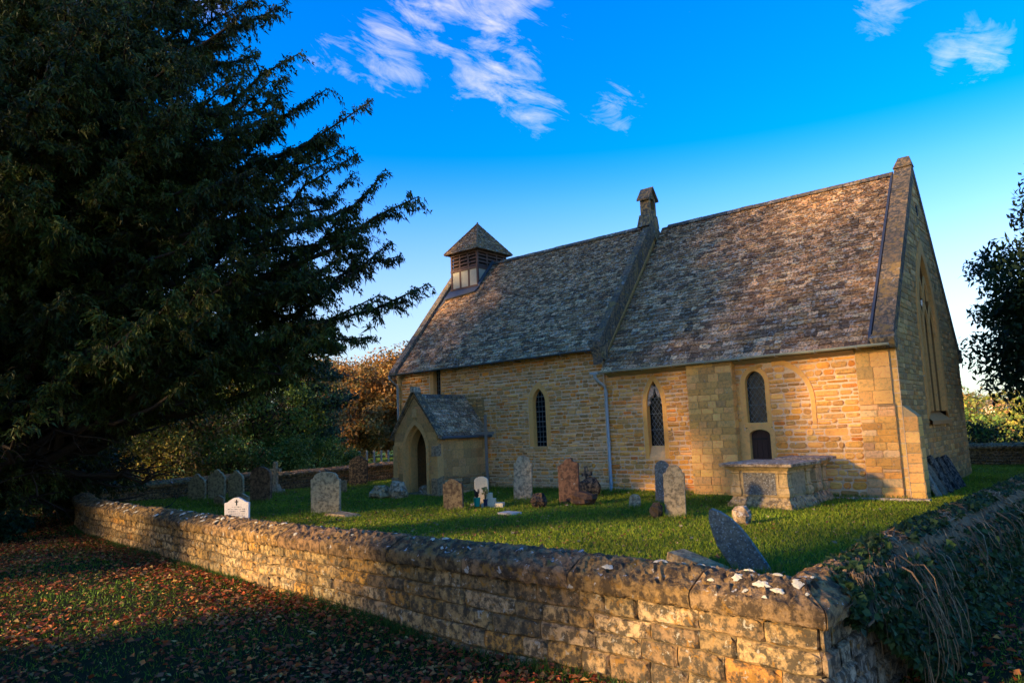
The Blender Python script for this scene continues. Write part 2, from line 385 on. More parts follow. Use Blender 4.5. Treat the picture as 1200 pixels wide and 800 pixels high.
# lawn inside
def lawn_mat():
    m, t, b, P = base_mat('lawn_turf')
    n = NOISE(t, P, 14, 6, .7); n2 = NOISE(t, P, .8, 4, .6)
    c = MIX(t, n, (.05, .085, .008), (.11, .16, .018))
    c = MIX(t, RAMP(t, n2, [(.5, 0), (.72, .55)]), c, (.10, .095, .025))
    L(t, c, b.inputs['Base Color']); b.inputs['Roughness'].default_value = .95; b.inputs['Specular IOR Level'].default_value = .1
    bump(t, b, n, 1, .03); return m
def lawn():
    n = 130; xs = np.linspace(-23.4, 3.4, n); ys = np.linspace(-13.4, 13, n)
    inner = np.array([wp(s, WT*.5) for s in np.linspace(0, TOTAL, 240, endpoint=False)])
    X, Y = np.meshgrid(xs, ys, indexing='ij')
    V = np.stack([X, Y, lawn_h(X, Y)], -1).reshape(-1, 3)
    ins = in_poly(V[:, 0], V[:, 1], inner)
    i, j = np.meshgrid(np.arange(n-1), np.arange(n-1), indexing='ij')
    F = np.stack([i*n+j, (i+1)*n+j, (i+1)*n+j+1, i*n+j+1], -1).reshape(-1, 4)
    F = F[ins[F].all(1)]
    # rim polygon so that the turf runs right under the wall
    g = G(); g.arr(V, F, np.full((len(F), 3), .1))
    cs = np.array([wp(s, WT*.45) for s in np.linspace(0, TOTAL, 240, endpoint=False)])
    ci = np.array([wp(s, WT+.35) for s in np.linspace(0, TOTAL, 240, endpoint=False)])
    ring = np.concatenate([np.c_[cs, np.full(240, -.012)], np.c_[ci, lawn_h(ci[:, 0], ci[:, 1])+.004]])
    k = np.arange(240); k2 = (k+1) % 240
    g.arr(ring, np.stack([k, k2, k2+240, k+240], -1), np.full((240, 3), .1))
    struct(build('lawn', g, lawn_mat(), smooth=True))
def in_poly(x, y, poly):
    c = np.zeros(len(x), bool); n = len(poly); j = n-1
    for i in range(n):
        xi, yi = poly[i]; xj, yj = poly[j]
        c ^= ((yi > y) != (yj > y)) & (x < (xj-xi)*(y-yi)/(yj-yi+1e-12)+xi); j = i
    return c
INNER = np.array([wp(s, WT) for s in np.linspace(0, TOTAL, 240, endpoint=False)])
OUTER = np.array([wp(s, -.02) for s in np.linspace(0, TOTAL, 240, endpoint=False)])
lawn()

# ------------------------------------------------------------------ stone pieces
def stone_piece(place, u0, u1, w0, w1, d, col, rough=1.0):
    """an uneven stone seen from its face; place(u, w, out) -> xyz"""
    g = G(); du, dw = u1-u0, w1-w0; c = min(du, dw)*.22*rough
    ring = [(u0+c, w0), (u1-c, w0), (u1, w0+c), (u1, w1-c), (u1-c, w1), (u0+c, w1), (u0, w1-c), (u0, w0+c)]
    j = min(du, dw)*.05*rough
    ring = [(a+jit(j), b+jit(j)) for a, b in ring]; cu, cw = (u0+u1)/2, (w0+w1)/2
    tiltu, tiltw = jit(d*.35), jit(d*.3)
    V = [place(a, b, -.03) for a, b in ring]
    for s_, o_ in ((.97, .62), (.72, 1.0)):
        for a, b in ring:
            uu = cu+(a-cu)*s_; ww = cw+(b-cw)*(s_ if s_ > .9 else .66)
            V.append(place(uu, ww, d*o_*(1+jit(.18)*rough)+tiltu*(uu-cu)/du*2+tiltw*(ww-cw)/dw*2))
    F = []
    for r in range(2):
        for i in range(8): F.append((r*8+i, r*8+(i+1) % 8, r*8+8+(i+1) % 8, r*8+8+i))
    F.append(tuple(range(16, 24)))
    g.add(V, F, col); return g

def free_spans(a, b, blocked):
    out = [(a, b)]
    for p, q in blocked:
        nx = []
        for s, e in out:
            if q <= s or p >= e: nx.append((s, e)); continue
            if p > s: nx.append((s, p))
            if q < e: nx.append((q, e))
        out = nx
    return [(s, e) for s, e in out if e-s > .05]

def rubble(pcs, parent, place, ufun, z0, z1, blocked, ch, cw, pal, depth=(.012, .035), gap=.012, rough=1.0, palz=None, size=1.0):
    """lays courses of stones over a wall face, leaving the blocked spans open"""
    z = z0
    while z < z1-.03:
        h = R_.uniform(*ch); 
        if z+h > z1-.05: h = z1-z
        a, b = ufun(z+h/2)
        if b-a < .1: break
        bl = blocked(z+h*.25)+blocked(z+h*.75)
        for s, e in free_spans(a, b, bl):
            u = s
            while u < e-1e-4:
                w_ = R_.uniform(*cw)*(1.5 if R_.random() < .12 else 1)
                if e-(u+w_) < cw[0]*.8: w_ = e-u
                u2 = min(u+w_, e)
                zlo, zhi = z+jit(.006)*rough, z+h+jit(.006)*rough
                if rough > 1.1: zlo += R_.uniform(-.006, .016); zhi -= R_.uniform(-.008, .022)
                col = pick(palz(z) if palz else pal)
                d = R_.uniform(*depth)
                if rough > .6 and h > .12 and R_.random() < .22 and u2-u < .4:   # two thin stones in place of one
                    zm = z+h*R_.uniform(.4, .6)
                    for aa, bb in ((zlo, zm-gap/2), (zm+gap/2, zhi-gap)):
                        pcs.add(stone_piece(place, u, u2-gap, aa, bb, d, pick(palz(z) if palz else pal), rough), place((u+u2)/2, z, 0), (u2-u)*size, parent)
                else:
                    pcs.add(stone_piece(place, u, u2-gap, zlo, zhi-gap, d, col, rough), place((u+u2)/2, z, 0), (u2-u)*size, parent)
                u = u2
        z += h

def strips(g, place, ufun, z0, z1, blocked, dz=.06, out=0.0, c=(.3, .22, .12)):
    """flat bedding behind the stones, open where the windows are"""
    z = z0
    while z < z1-1e-6:
        zt = min(z+dz, z1); a0, b0 = ufun(z); a1, b1 = ufun(zt)
        for s, e in free_spans(min(a0, a1), max(b0, b1), blocked((z+zt)/2)):
            sa = a0 if s == min(a0, a1) else s; sb = a1 if s == min(a0, a1) else s
            ea = b0 if e == max(b0, b1) else e; eb = b1 if e == max(b0, b1) else e
            g.add([place(sa, z, out), place(ea, z, out), place(eb, zt, out), place(sb, zt, out)], [(0, 1, 2, 3)], c)
        z = zt

def arch(xc, a, zs, za, z0, n=10, round_=False):
    """outline of an arched opening from bottom left over the crown to bottom right"""
    r = za-zs; pts = [(xc-a, z0)]
    if round_ or r <= a*1.02:
        for i in range(2*n+1):
            q = math.pi*(1-i/(2*n)); pts.append((xc+a*math.cos(q), zs+r*math.sin(q)))
    else:
        R = (a*a+r*r)/(2*a); q1 = math.atan2(r, R-a)
        left = [(xc-a+R-R*math.cos(q1*i/n), zs+R*math.sin(q1*i/n)) for i in range(n+1)]
        pts += left; pts += [(2*xc-x, z) for x, z in left[::-1][1:]]
    pts.append((xc+a, z0)); return pts
def arch_span(pts, z):
    if z < pts[0][1] or z > max(p[1] for p in pts): return []
    xs = []
    for (x0, z0), (x1, z1) in zip(pts[:-1], pts[1:]):
        if (z0-z)*(z1-z) <= 0 and z0 != z1: xs.append(x0+(x1-x0)*(z-z0)/(z1-z0))
    return [(min(xs), max(xs))] if len(xs) >= 2 else []
def ring_geo(place, outer, inner, out=.012, depth=.2, col=(.4, .27, .11), c2=None):
    g = G(); n = len(outer)
    V = [place(a, b, -.03) for a, b in outer]+[place(a, b, out) for a, b in outer]+[place(a, b, out) for a, b in inner]+[place(a, b, -depth) for a, b in inner]
    F = []
    for r in range(3):
        for i in range(n-1): F.append((r*n+i, r*n+i+1, (r+1)*n+i+1, (r+1)*n+i))
    g.add(V, F, col)
    return g
def panel(place, pts, out, col=(.02, .02, .02)):
    g = G(); g.add([place(a, b, out) for a, b in pts], [tuple(range(len(pts)))], col); return g

OCH = [(.40, .25, .085), (.36, .23, .09), (.43, .29, .12), (.33, .22, .10), (.46, .30, .11), (.30, .20, .09), (.38, .22, .06)]
NAVE = [(.36, .23, .09), (.33, .22, .10), (.40, .26, .10), (.30, .21, .11), (.42, .29, .14), (.27, .19, .10), (.40, .22, .06), (.36, .28, .17), (.42, .20, .045)]
PALE = [(.36, .29, .20), (.31, .25, .18), (.38, .31, .21), (.27, .21, .15), (.34, .24, .15)]
CHAN = OCH+OCH+[(.46, .25, .07), (.40, .18, .05), (.44, .31, .12), (.40, .27, .12), (.42, .30, .14)]
ASH = [(.37, .26, .12), (.40, .285, .13), (.34, .25, .125), (.385, .27, .12), (.41, .29, .12)]
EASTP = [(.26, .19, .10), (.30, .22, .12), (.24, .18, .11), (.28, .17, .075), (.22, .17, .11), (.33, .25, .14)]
SLT = [(.21, .155, .105), (.15, .108, .07), (.27, .205, .14), (.10, .073, .05), (.32, .25, .18), (.18, .12, .07), (.23, .16, .09), (.33, .28, .21), (.095, .07, .05)]

# ------------------------------------------------------------------ the church
church = thing('stone_church', 'old ochre stone country church with stone slate roofs, wooden bell turret and gabled porch', 'church', (-8, 3.5, 0))
church.location = (0, 0, 0)
STONES = Pieces(); SLATES = Pieces(); COPES = Pieces()
XE, XJ, XW = 0.0, -7.9, -17.25        # east end, junction, west end
YN = -.07                            # face of the nave wall
EZ, EN = 3.72, 4.3                   # wall heads

chancel = build('chancel_wall', G().box(-7.6, -.3, .35, 7.8, -.3, 3.5), M_black, church)
navew = build('nave_wall', G().box(-16.9, -8.3, .35, 6.7, -.3, 4.0), M_black, church)
gable = build('east_wall', G().box(-.6, -.45, .4, 7.7, -.3, 4.0), M_black, church)

pS = lambda u, w, o: (u, -o, w)                     # chancel south face
pN = lambda u, w, o: (u, YN-o, w)                   # nave south face
pE = lambda u, w, o: (XE+o, u, w)                   # east gable (u = y)
# openings
W1 = dict(xc=-10.42, a=.26, zs=2.72, za=3.2, z0=1.36)
W2 = dict(xc=-6.32, a=.25, zs=2.45, za=3.12, z0=1.30)
W3 = dict(xc=-3.37, a=.26, zs=2.85, za=3.17, z0=1.84)
W0 = dict(xc=-15.05, a=.19, zs=4.1, za=4.15, z0=2.6)
def grow(W, t, down=None, up=1.0):
    return arch(W['xc'], W['a']+t, W['zs'], W['za']+t*up, W['z0']-(t if down is None else down))
o1, i1 = grow(W1, .17, .0, 1.15), grow(W1, 0, 0)
o2, i2 = grow(W2, .13, .36, 1.5), grow(W2, .0, .0)
o3, i3 = grow(W3, .12, .0), grow(W3, 0, 0)
door_o, door_i = arch(-3.34, .40, 1.56, 1.80, 0, 6, True), arch(-3.34, .27, 1.52, 1.66, 0, 6, True)
bl_o, bl_i = arch(-2.75, .86, 2.35, 3.42, 1.75), arch(-2.75, .76, 2.35, 3.27, 1.75)
BX0, BX1 = -5.15, -3.87               # broad ashlar buttress
CX0, CX1 = -.88, -.14                 # corner pilaster
def block_ch(z):
    b = arch_span(o2, z)+arch_span(o3, z)+[(BX0, BX1), (CX0, CX1)]
    if z < 1.84: b += [(-3.85, -2.95)] if z < 1.80 else [(-3.75, -2.99)]
    # moulded blocked arch: its own band
    if 1.75 < z < 3.42:
        so, si = arch_span(bl_o, z), arch_span(bl_i, z)
        if so:
            if si: b += [(si[0][1], so[0][1])]
            else: b += [so[0]]
    return b
def block_nv(z):
    b = arch_span(o1, z)
    if z > 2.6: b += [(-15.45, -14.80)]
    if z < 3.0: b += [(-14.6, -12.75)] if z < 1.75 else [(-13.68-.9*(3.0-z)/1.25, -13.68+.9*(3.0-z)/1.25)]
    return b
strips(gm := G(), pS, lambda z: (XJ, XE), -.2, EZ, lambda z: arch_span(o2, z)+arch_span(o3, z)+([(-3.7, -3.0)] if z < 1.8 else []), c=(.50, .40, .29))
build('mortar_bed', gm, M_mortar, chancel)
strips(gm := G(), pN, lambda z: (XW, XJ+.0), -.2, EN, lambda z: arch_span(o1, z)+([(-15.4, -14.85)] if z > 2.6 else []), c=(.52, .43, .32))
build('mortar_bed', gm, M_mortar, navew)
palN = lambda z: PALE if z < .35 else (NAVE+PALE[:3] if z < 1.5 else NAVE)
rubble(STONES, navew, pN, lambda z: (XW+.3, XJ-.02), -.05, EN-.02, block_nv, (.075, .145), (.11, .34), None, palz=palN, depth=(.010, .045), gap=.024, rough=1.35)
for s_ in (0,):   # ashlar quoins at the west corner
    rubble(STONES, navew, pN, lambda z: (XW, XW+.3), -.05, EN-.02, lambda z: [], (.22, .32), (.3, .32), ASH, (.008, .014), rough=.3)
palC = lambda z: (PALE+CHAN if z < .3 else CHAN)
rubble(STONES, chancel, pS, lambda z: (XJ+.02, BX0), -.05, EZ-.02, block_ch, (.08, .15), (.12, .38), None, palz=palC, size=1.1, depth=(.01, .04), gap=.022, rough=1.3)
rubble(STONES, chancel, pS, lambda z: (BX1, CX0), -.05, EZ-.02, block_ch, (.09, .19), (.14, .44), None, palz=palC, size=1.1, depth=(.01, .045), gap=.023, rough=1.3)
rubble(STONES, chancel, pS, lambda z: (CX1, XE), -.05, EZ-.02, lambda z: [], (.2, .35), (.14, .15), ASH, (.002, .006), rough=.25)

# broad buttress
def box_faces(name, x0, x1, y0, z0, zt, parent, pal, ch, cw, rough=.3, depth=(.006, .014), cz=(.36, .25, .12)):
    """a pier against the south wall, its front and both cheeks faced with stones"""
    g = G().box(x0+.01, x1-.01, y0+.01, .1, z0, zt-.01, cz); o = build(name, g, M_mortar, parent)
    rubble(STONES, o, lambda u, w, q: (u, y0-q, w), lambda z: (x0, x1), z0, zt, lambda z: [], ch, cw, pal, depth, gap=.008, rough=rough)
    rubble(STONES, o, lambda u, w, q: (x1+q, u, w), lambda z: (y0, -.0), z0, zt, lambda z: [], ch, (max(.1, -y0), max(.11, -y0+.01)), pal, depth, gap=.008, rough=rough)
    rubble(STONES, o, lambda u, w, q: (x0-q, -u+y0, w), lambda z: (y0, -.0), z0, zt, lambda z: [], ch, (max(.1, -y0), max(.11, -y0+.01)), pal, depth, gap=.008, rough=rough)
    return o
M_save = M_rubble
but = box_faces('buttress', BX0, BX1, -.25, -.1, 3.46, church, ASH, (.15, .22), (.22, .40))
pil = box_faces('corner_pilaster', CX0, CX1, -.07, 2.15, 3.58, church, ASH, (.26, .34), (.3, .42))
pil2 = box_faces('corner_pilaster', CX0, CX1+.02, -.08, -.1, 2.15, church, PALE+CHAN[:5], (.13, .2), (.22, .45), .8, (.008, .02))

# blocked arch band, kept where window 3 does not cover it
def band(o_, i_, k0, k1, out=.03):
    return ring_geo(pS, o_[k0:k1], i_[k0:k1], out, .01, (.42, .28, .115))
build('blocked_arch', band(bl_o, bl_i, 10, len(bl_o)), M_dressed, church)

# windows
def window(W, place, outer, inner, name, lat, col, depth=.17, out=.012):
    w_ = part('window', church)
    build('surround', ring_geo(place, outer, inner, out, depth+.03, col), M_dressed, w_)
    build('glass_pane', panel(place, inner, -depth), M_glass, w_)
    g = G(); dep = -depth+.012
    def inside(u, z):
        s = arch_span(inner, z); return bool(s) and s[0][0] < u < s[0][1]
    if lat == 'diamond':
        du, dz = .125, .175; zt = W['za']; n = int((zt-W['z0'])/dz)+2
        for i in range(-8, 9):
            for k in range(n*2):
                for sg in (-1, 1):
                    ua, za_ = W['xc']+i*du/1.0, W['z0']+k*dz/1.0
                    if (i+k) % 1 == 0:
                        ub, zb = ua+sg*du/2, za_+dz/2; ua2 = ub; 
                        if inside(ub, zb) and inside(ua, za_+1e-3): g.tube([place(ua, za_, dep), place(ub, zb, dep)], .0065, 4, cap=False)
                        uc, zc_ = ua, za_+dz
                        if inside(ub, zb) and inside(uc, zc_): g.tube([place(ub, zb, dep), place(uc, zc_, dep)], .0065, 4, cap=False)
        zb = W['z0']+.45
        while zb < W['za']-.3:
            s = arch_span(inner, zb)[0]; g.tube([place(s[0], zb, dep+.008), place(s[1], zb, dep+.008)], .009, 4); zb += .45
        build('lead_lattice', g, M_bar, w_)
    else:
        for k in range(1, 4):
            u = W['xc']-W['a']+2*W['a']*k/4; zt = W['z0']
            while inside(u, zt+.02): zt += .02
            g.tube([place(u, W['z0'], dep), place(u, zt, dep)], .007, 4)
        zb = W['z0']+.14
        while zb < W['za']-.08:
            s = arch_span(inner, zb)[0]; g.tube([place(s[0], zb, dep), place(s[1], zb, dep)], .007 if int(zb*100) % 3 else .013, 4); zb += .16
        build('glazing_bars', g, M_bar, w_)
    return w_
DR = (.40, .275, .125)
w1 = window(W1, pN, o1, i1, 'w', 'grid', DR)
build('sill', G().box(-10.42-.3, -10.42+.3, YN-.02, YN+.2, 1.27, 1.358, (.30, .23, .14)), M_dressed, w1)
w2 = window(W2, pS, o2[:], arch(W2['xc'], W2['a'], W2['zs'], W2['za'], W2['z0']-.36), 'w', 'diamond', (.42, .27, .10))
build('sill', G().add([pS(-6.57, 1.30, -.15), pS(-6.07, 1.30, -.15), pS(-6.05, 1.0, .0), pS(-6.59, 1.0, .0), pS(-6.05, .92, .015), pS(-6.59, .92, .015)], [(0, 3, 2, 1), (3, 5, 4, 2)], (.36, .29, .19)), M_dressed, w2)
# cusped grey tracery head of the second window
g = G()
for sg in (-1, 1):
    cx = W2['xc']
    pts = [(cx+sg*.24, 2.42), (cx+sg*.17, 2.50), (cx+sg*.20, 2.60), (cx+sg*.13, 2.70), (cx+sg*.10, 2.66), (cx+sg*.04, 2.78), (cx, 2.95)]
    outp = [(cx+sg*.25, 2.42), (cx+sg*.25, 2.52), (cx+sg*.245, 2.64), (cx+sg*.215, 2.76), (cx+sg*.18, 2.86), (cx+sg*.12, 2.96), (cx+sg*.07, 3.04)]
    V = [pS(a, b, -.06) for a, b in pts]+[pS(a, b, -.06) for a, b in outp]+[pS(a, b, -.15) for a, b in pts]
    n = len(pts); g.add(V, [(i, i+1, n+i+1, n+i) for i in range(n-1)]+[(i, i+1, 2*n+i+1, 2*n+i) for i in range(n-1)], (.36, .33, .29))
build('tracery', g, M_slab, w2)
w3 = window(W3, pS, o3, i3, 'w', 'diamond', (.42, .28, .115), .14, .02)
# dressed jamb wall between window 3 and the low door
g = G()
g.box(-3.85, -3.72, -.022, .1, 1.8, 2.9, (.38, .27, .13)); g.box(-3.72, -2.99, -.014, .12, 1.72, 1.835, (.40, .28, .12))
build('jamb', g, M_dressed, w3)
# low door
d = part('low_door', church)
build('door_surround', ring_geo(pS, door_o, door_i, .022, .2, (.37, .26, .125)), M_dressed, d)
build('jamb', G().box(-3.86, -3.74, -.02, .12, -.1, 1.8, (.36, .26, .13)), M_dressed, d)
for k in range(4):
    x0 = -3.61+k*.135
    build('plank', G().box(x0+.004, x0+.131, .11+.004*(k % 2), .15, 0, 1.70, (.05, .02, .01)), M_doorwood, d)
build('hinge', G().box(-3.6, -3.2, .095, .112, 1.40, 1.45).box(-3.6, -3.2, .095, .112, .5, .55), M_iron, d)
# shaded little window over the porch
w0 = part('window', church)
g = G(); g.box(-15.42, -15.24, YN-.015, YN+.2, 2.6, 4.28, (.36, .26, .14)); g.box(-14.86, -14.82, YN-.015, YN+.2, 2.6, 4.28, (.38, .27, .14))
build('jamb', g, M_dressed, w0)
build('glass_pane', G().add([(-15.24, .1, 2.6), (-14.86, .1, 2.6), (-14.86, .1, 4.28), (-15.24, .1, 4.28)], [(0, 1, 2, 3)]), M_glass, w0)
g = G()
for k in range(1, 4): g.box(-15.24+k*.095-.005, -15.24+k*.095+.005, .075, .095, 2.6, 4.28)
for k in range(10): g.box(-15.24, -14.86, .070, .090, 2.65+k*.16, 2.66+k*.16)
build('glazing_bars', g, M_bar, w0)

# east gable with the great window
RZ, RY, RTAN = 8.67, 4.07, 1.172
ga = lambda z: (0.02, 8.12) if z < EZ+.1 else (max(0, (z-EZ-.1)/1.2)+.02, 8.12-max(0, (z-EZ-.1)/1.2))
EWo = arch(3.95, 1.33, 3.9, 6.65, 1.75, 14); EWi = arch(3.95, 1.08, 3.9, 6.25, 1.95, 14)
strips(gm := G(), pE, ga, -.2, 8.55, lambda z: arch_span(EWo, z), c=(.24, .19, .12))
build('mortar_bed', gm, M_mortar, gable)
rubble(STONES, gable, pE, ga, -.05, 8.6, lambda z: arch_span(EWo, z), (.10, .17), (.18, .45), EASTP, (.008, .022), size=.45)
ew = part('east_window', church)
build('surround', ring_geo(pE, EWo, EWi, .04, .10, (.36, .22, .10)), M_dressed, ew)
build('glass_pane', panel(pE, EWi, -.085), M_glass, ew)
for yy in (3.59, 4.31): build('mullion', G().box(-.085, -.02, yy-.055, yy+.055, 1.95, 4.6, (.36, .22, .10)), M_dressed, ew)
for yc in (3.23, 3.95, 4.67):
    lo = arch(yc, .36, 4.2, 4.95, 4.1, 6); li = arch(yc, .26, 4.2, 4.75, 4.1, 6)
    build('tracery', ring_geo(lambda u, w_, o_: (-.025+o_, u, w_), lo, li, .0, .05, (.36, .22, .10)), M_dressed, ew)
for yc in (3.6, 4.3):
    lo = arch(yc, .30, 5.1, 5.7, 4.9, 6); li = arch(yc, .2, 5.1, 5.5, 5.0, 6)
    build('tracery', ring_geo(lambda u, w_, o_: (-.025+o_, u, w_), lo, li, .0, .05, (.36, .22, .10)), M_dressed, ew)
build('sill', G().add([(-.2, 2.75, 1.97), (-.2, 5.15, 1.97), (.10, 5.25, 1.70), (.10, 2.65, 1.70), (.10, 5.25, 1.60), (.10, 2.65, 1.60), (0, 5.25, 1.60), (0, 2.65, 1.60)],
      [(0, 3, 2, 1), (3, 5, 4, 2), (5, 7, 6, 4)], (.25, .16, .09)), M_dressed, ew)
build('vent_slit', G().box(-.02, .025, 4.0, 4.14, 7.35, 7.65), M_black, gable)
# low angle buttress on the east side
g = G(); g.hexa([(0, .02, -.1), (.30, .02, -.1), (.30, .46, -.1), (0, .46, -.1), (0, .02, 2.1), (.28, .02, 1.85), (.28, .46, 1.85), (0, .46, 2.1)], (.30, .23, .13))
lb = build('low_buttress', g, M_mortar, church)
rubble(STONES, lb, lambda u, w, q: (u, .02-q, w), lambda z: (0, .30), -.1, 1.86, lambda z: [], (.2, .32), (.29, .3), ASH, (.008, .014), rough=.35)
rubble(STONES, lb, lambda u, w, q: (.30+q-.02*(w/1.9), u, w), lambda z: (.02, .46), -.1, 1.84, lambda z: [], (.2, .32), (.2, .44), ASH, (.008, .014), rough=.35)
# north and west walls (plain, never near the eye)
g = G()
for (x0, x1, y_, zt) in ((XJ, XE-.02, 8.13, EZ), (XW, XJ, 7.0, EN)):
    g.add([(x0, y_, -.2), (x1, y_, -.2), (x1, y_, zt), (x0, y_, zt)], [(1, 0, 3, 2)], (.33, .24, .13))
g.add([(XW, YN, -.2), (XW, 7.0, -.2), (XW, 7.0, EN), (XW, 3.46, 8.7), (XW, YN, EN)], [(1, 0, 4, 3, 2)], (.34, .25, .13))
g.add([(XJ, YN, 3), (XJ, 7.0, 3), (XJ, 7.0, EN), (XJ, 3.46, 8.7), (XJ, YN, EN)], [(0, 1, 2, 3, 4)], (.34, .25, .13))
build('north_and_west_walls', g, M_ashlar, church)

# ------------------------------------------------------------------ roofs of stone slates
def roof_slates(parent, O, U, S, Nn, ufun, vmax, e0, e1, pal=SLT, size=1.0, wf=(1.1, 2.4), lift=.0, excl=None, thick=.022):
    """courses of slates, wide and thick at the eaves and small at the ridge. O origin, U along, S up the slope, Nn normal"""
    O, U, S, Nn = (np.array(v, float) for v in (O, U, S, Nn))
    v = 0.0
    while v < vmax-.02:
        e = lerp(e0, e1, v/vmax)*(1+jit(.12)); a, b = ufun(v+e*.5); u = a
        if b-a < .05: break
        tone = 1+jit(.05)
        while u < b-1e-4:
            w_ = R_.uniform(*wf)*e
            if b-(u+w_) < e*.7: w_ = b-u
            u2 = min(u+w_, b)
            if excl is None or not excl((u+u2)/2, v+e*.5):
                c = pick(pal, .22); c = tuple(q*tone for q in c)
                dv = jit(e*.10); t = thick*(1+jit(.4)); hh = e*1.25; g1 = .004; tl = jit(.006)
                P = lambda uu, vv, ww: O+U*uu+S*vv+Nn*(ww+lift)
                lb, rb = v+dv+jit(.008), v+dv+jit(.008)
                cut = e*.10
                Pt = [P(u+g1+cut*.5, lb-.0, t*1.35+tl), P(u2-g1-cut*.5, rb, t*1.35-tl), P(u2-g1, rb+cut, t*1.33-tl), P(u2-g1, v+hh, .006), P(u+g1, v+hh, .006), P(u+g1, lb+cut, t*1.33+tl)]
                Pb = [p-Nn*t for p in Pt]
                g = G(); g.add(Pt+Pb, [(0, 1, 2, 3, 4, 5), (6, 7, 1, 0), (7, 8, 2, 1), (8, 9, 3, 2), (11, 6, 0, 5), (10, 11, 5, 4)], c)
                SLATES.add(g, P((u+u2)/2, v, 0), (u2-u)*size, parent)
            u = u2
        v += e
def plane(g, pts, c): g.add(pts, [tuple(range(len(pts)))], c)
UX = (1, 0, 0)
# chancel
EY, EZZ = -.33, 3.50
Lc = math.hypot(RY-EY, RZ-EZZ); Sc = ((0, (RY-EY)/Lc, (RZ-EZZ)/Lc)); Nc = (0, -Sc[2], Sc[1])
roofc = build('chancel_roof', (lambda g: (plane(g, [(XJ+.1, EY+.03, EZZ), (-.3, EY+.03, EZZ), (-.3, RY, RZ-.02), (XJ+.1, RY, RZ-.02)], (.07, .06, .05)),
    plane(g, [(XJ+.1, RY, RZ-.02), (-.3, RY, RZ-.02), (-.3, 8.5, 3.5), (XJ+.1, 8.5, 3.5)], (.16, .135, .11)), g)[2])(G()), M_slate, church)
roof_slates(roofc, (0, EY, EZZ), UX, Sc, Nc, lambda v: (XJ+.06, -.50), Lc, .165, .078, lift=.0)
# nave
NY, NZ, NRY, NRZ = -.35, 4.16, 3.46, 8.66
Ln_ = math.hypot(NRY-NY, NRZ-NZ); Sn = (0, (NRY-NY)/Ln_, (NRZ-NZ)/Ln_); Nn_ = (0, -Sn[2], Sn[1])
roofn = build('nave_roof', (lambda g: (plane(g, [(XW, NY+.03, NZ), (XJ-.1, NY+.03, NZ), (XJ-.1, NRY, NRZ-.02), (XW, NRY, NRZ-.02)], (.07, .06, .05)),
    plane(g, [(XW, NRY, NRZ-.02), (XJ-.1, NRY, NRZ-.02), (XJ-.1, 7.3, 4.1), (XW, 7.3, 4.1)], (.16, .135, .11)), g)[2])(G()), M_slate, church)
TX0, TX1, TY0, TY1 = -16.75, -15.32, 2.58, 4.34      # bell turret plan
def turret_excl(u, v): 
    y = NY+Sn[1]*v; return TX0-.05 < u < TX1+.03 and y > TY0-.05
roof_slates(roofn, (0, NY, NZ), UX, Sn, Nn_, lambda v: (XW+.32, XJ-.22), Ln_, .135, .075, size=.8, excl=turret_excl)
# ridge stones
def ridge(parent, x0, x1, y, z, w=.13, l=.45):
    x = x0
    while x < x1-.05:
        x2 = min(x+l*(1+jit(.15)), x1); h = jit(.008)
        P = [(-w, -.10), (-w*.35, .005), (0, .04), (w*.35, .005), (w, -.10)]
        V = [(x+.006, y+a, z+b+h) for a, b in P]+[(x2-.006, y+a, z+b+h+jit(.006)) for a, b in P]
        g = G().add(V, [(i, i+1, i+6, i+5) for i in range(4)]+[(0, 1, 2, 3, 4), (9, 8, 7, 6, 5)], pick(SLT, .15))
        COPES.add(g, ((x+x2)/2, y, z), x2-x, parent); x = x2
ridge(roofc, XJ+.3, -.48, RY, RZ+.06)
ridge(roofn, TX1+.02, XJ-.3, NRY, NRZ+.05)
# raised copings along the gables
def rake(parent, x0, x1, ya, za, yb, zb, n, th, pal, lift=0, namez=0, below=.25):
    for k in range(n):
        a, b = k/n+.003, (k+1)/n-.003
        j = jit(.008)
        y0, z0_, y1, z1_ = lerp(ya, yb, a), lerp(za, zb, a), lerp(ya, yb, b), lerp(za, zb, b)
        g = G().hexa([(x0, y0, z0_-below), (x1, y0, z0_-below), (x1, y1, z1_-below), (x0, y1, z1_-below),
                      (x0+.01, y0, z0_+th+j), (x1-.01, y0, z0_+th+j), (x1-.01, y1, z1_+th+j), (x0+.01, y1, z1_+th+j)], pick(pal, .15))
        COPES.add(g, (x0, y0, z0_), .6, parent)
COPP = [(.20, .14, .08), (.16, .12, .075), (.23, .155, .08), (.14, .10, .065), (.25, .17, .09)]
cope = part('gable_coping', church)
rake(cope, -.42, .04, -.22, 3.72, RY, 8.86, 11, .06, COPP, below=.32)
rake(cope, -.42, .04, 8.36, 3.72, RY, 8.86, 11, .06, COPP, below=.32)
COPES.add(G().hexa([(-.44, RY-.16, 8.80), (.05, RY-.16, 8.80), (.05, RY+.16, 8.80), (-.44, RY+.16, 8.80), (-.30, RY-.05, 9.10), (-.02, RY-.05, 9.10), (-.02, RY+.05, 9.10), (-.30, RY+.05, 9.10)], COPP[0]), (-.2, RY, 9), .5, cope)
build('lead_flashing', G().hexa([(-.52, EY+.1, EZZ+.10), (-.46, EY+.1, EZZ+.10), (-.46, RY, RZ-.02), (-.52, RY, RZ-.02), (-.52, EY+.1, EZZ+.19), (-.46, EY+.1, EZZ+.19), (-.46, RY, RZ+.10), (-.52, RY, RZ+.10)]), M_lead, roofc)
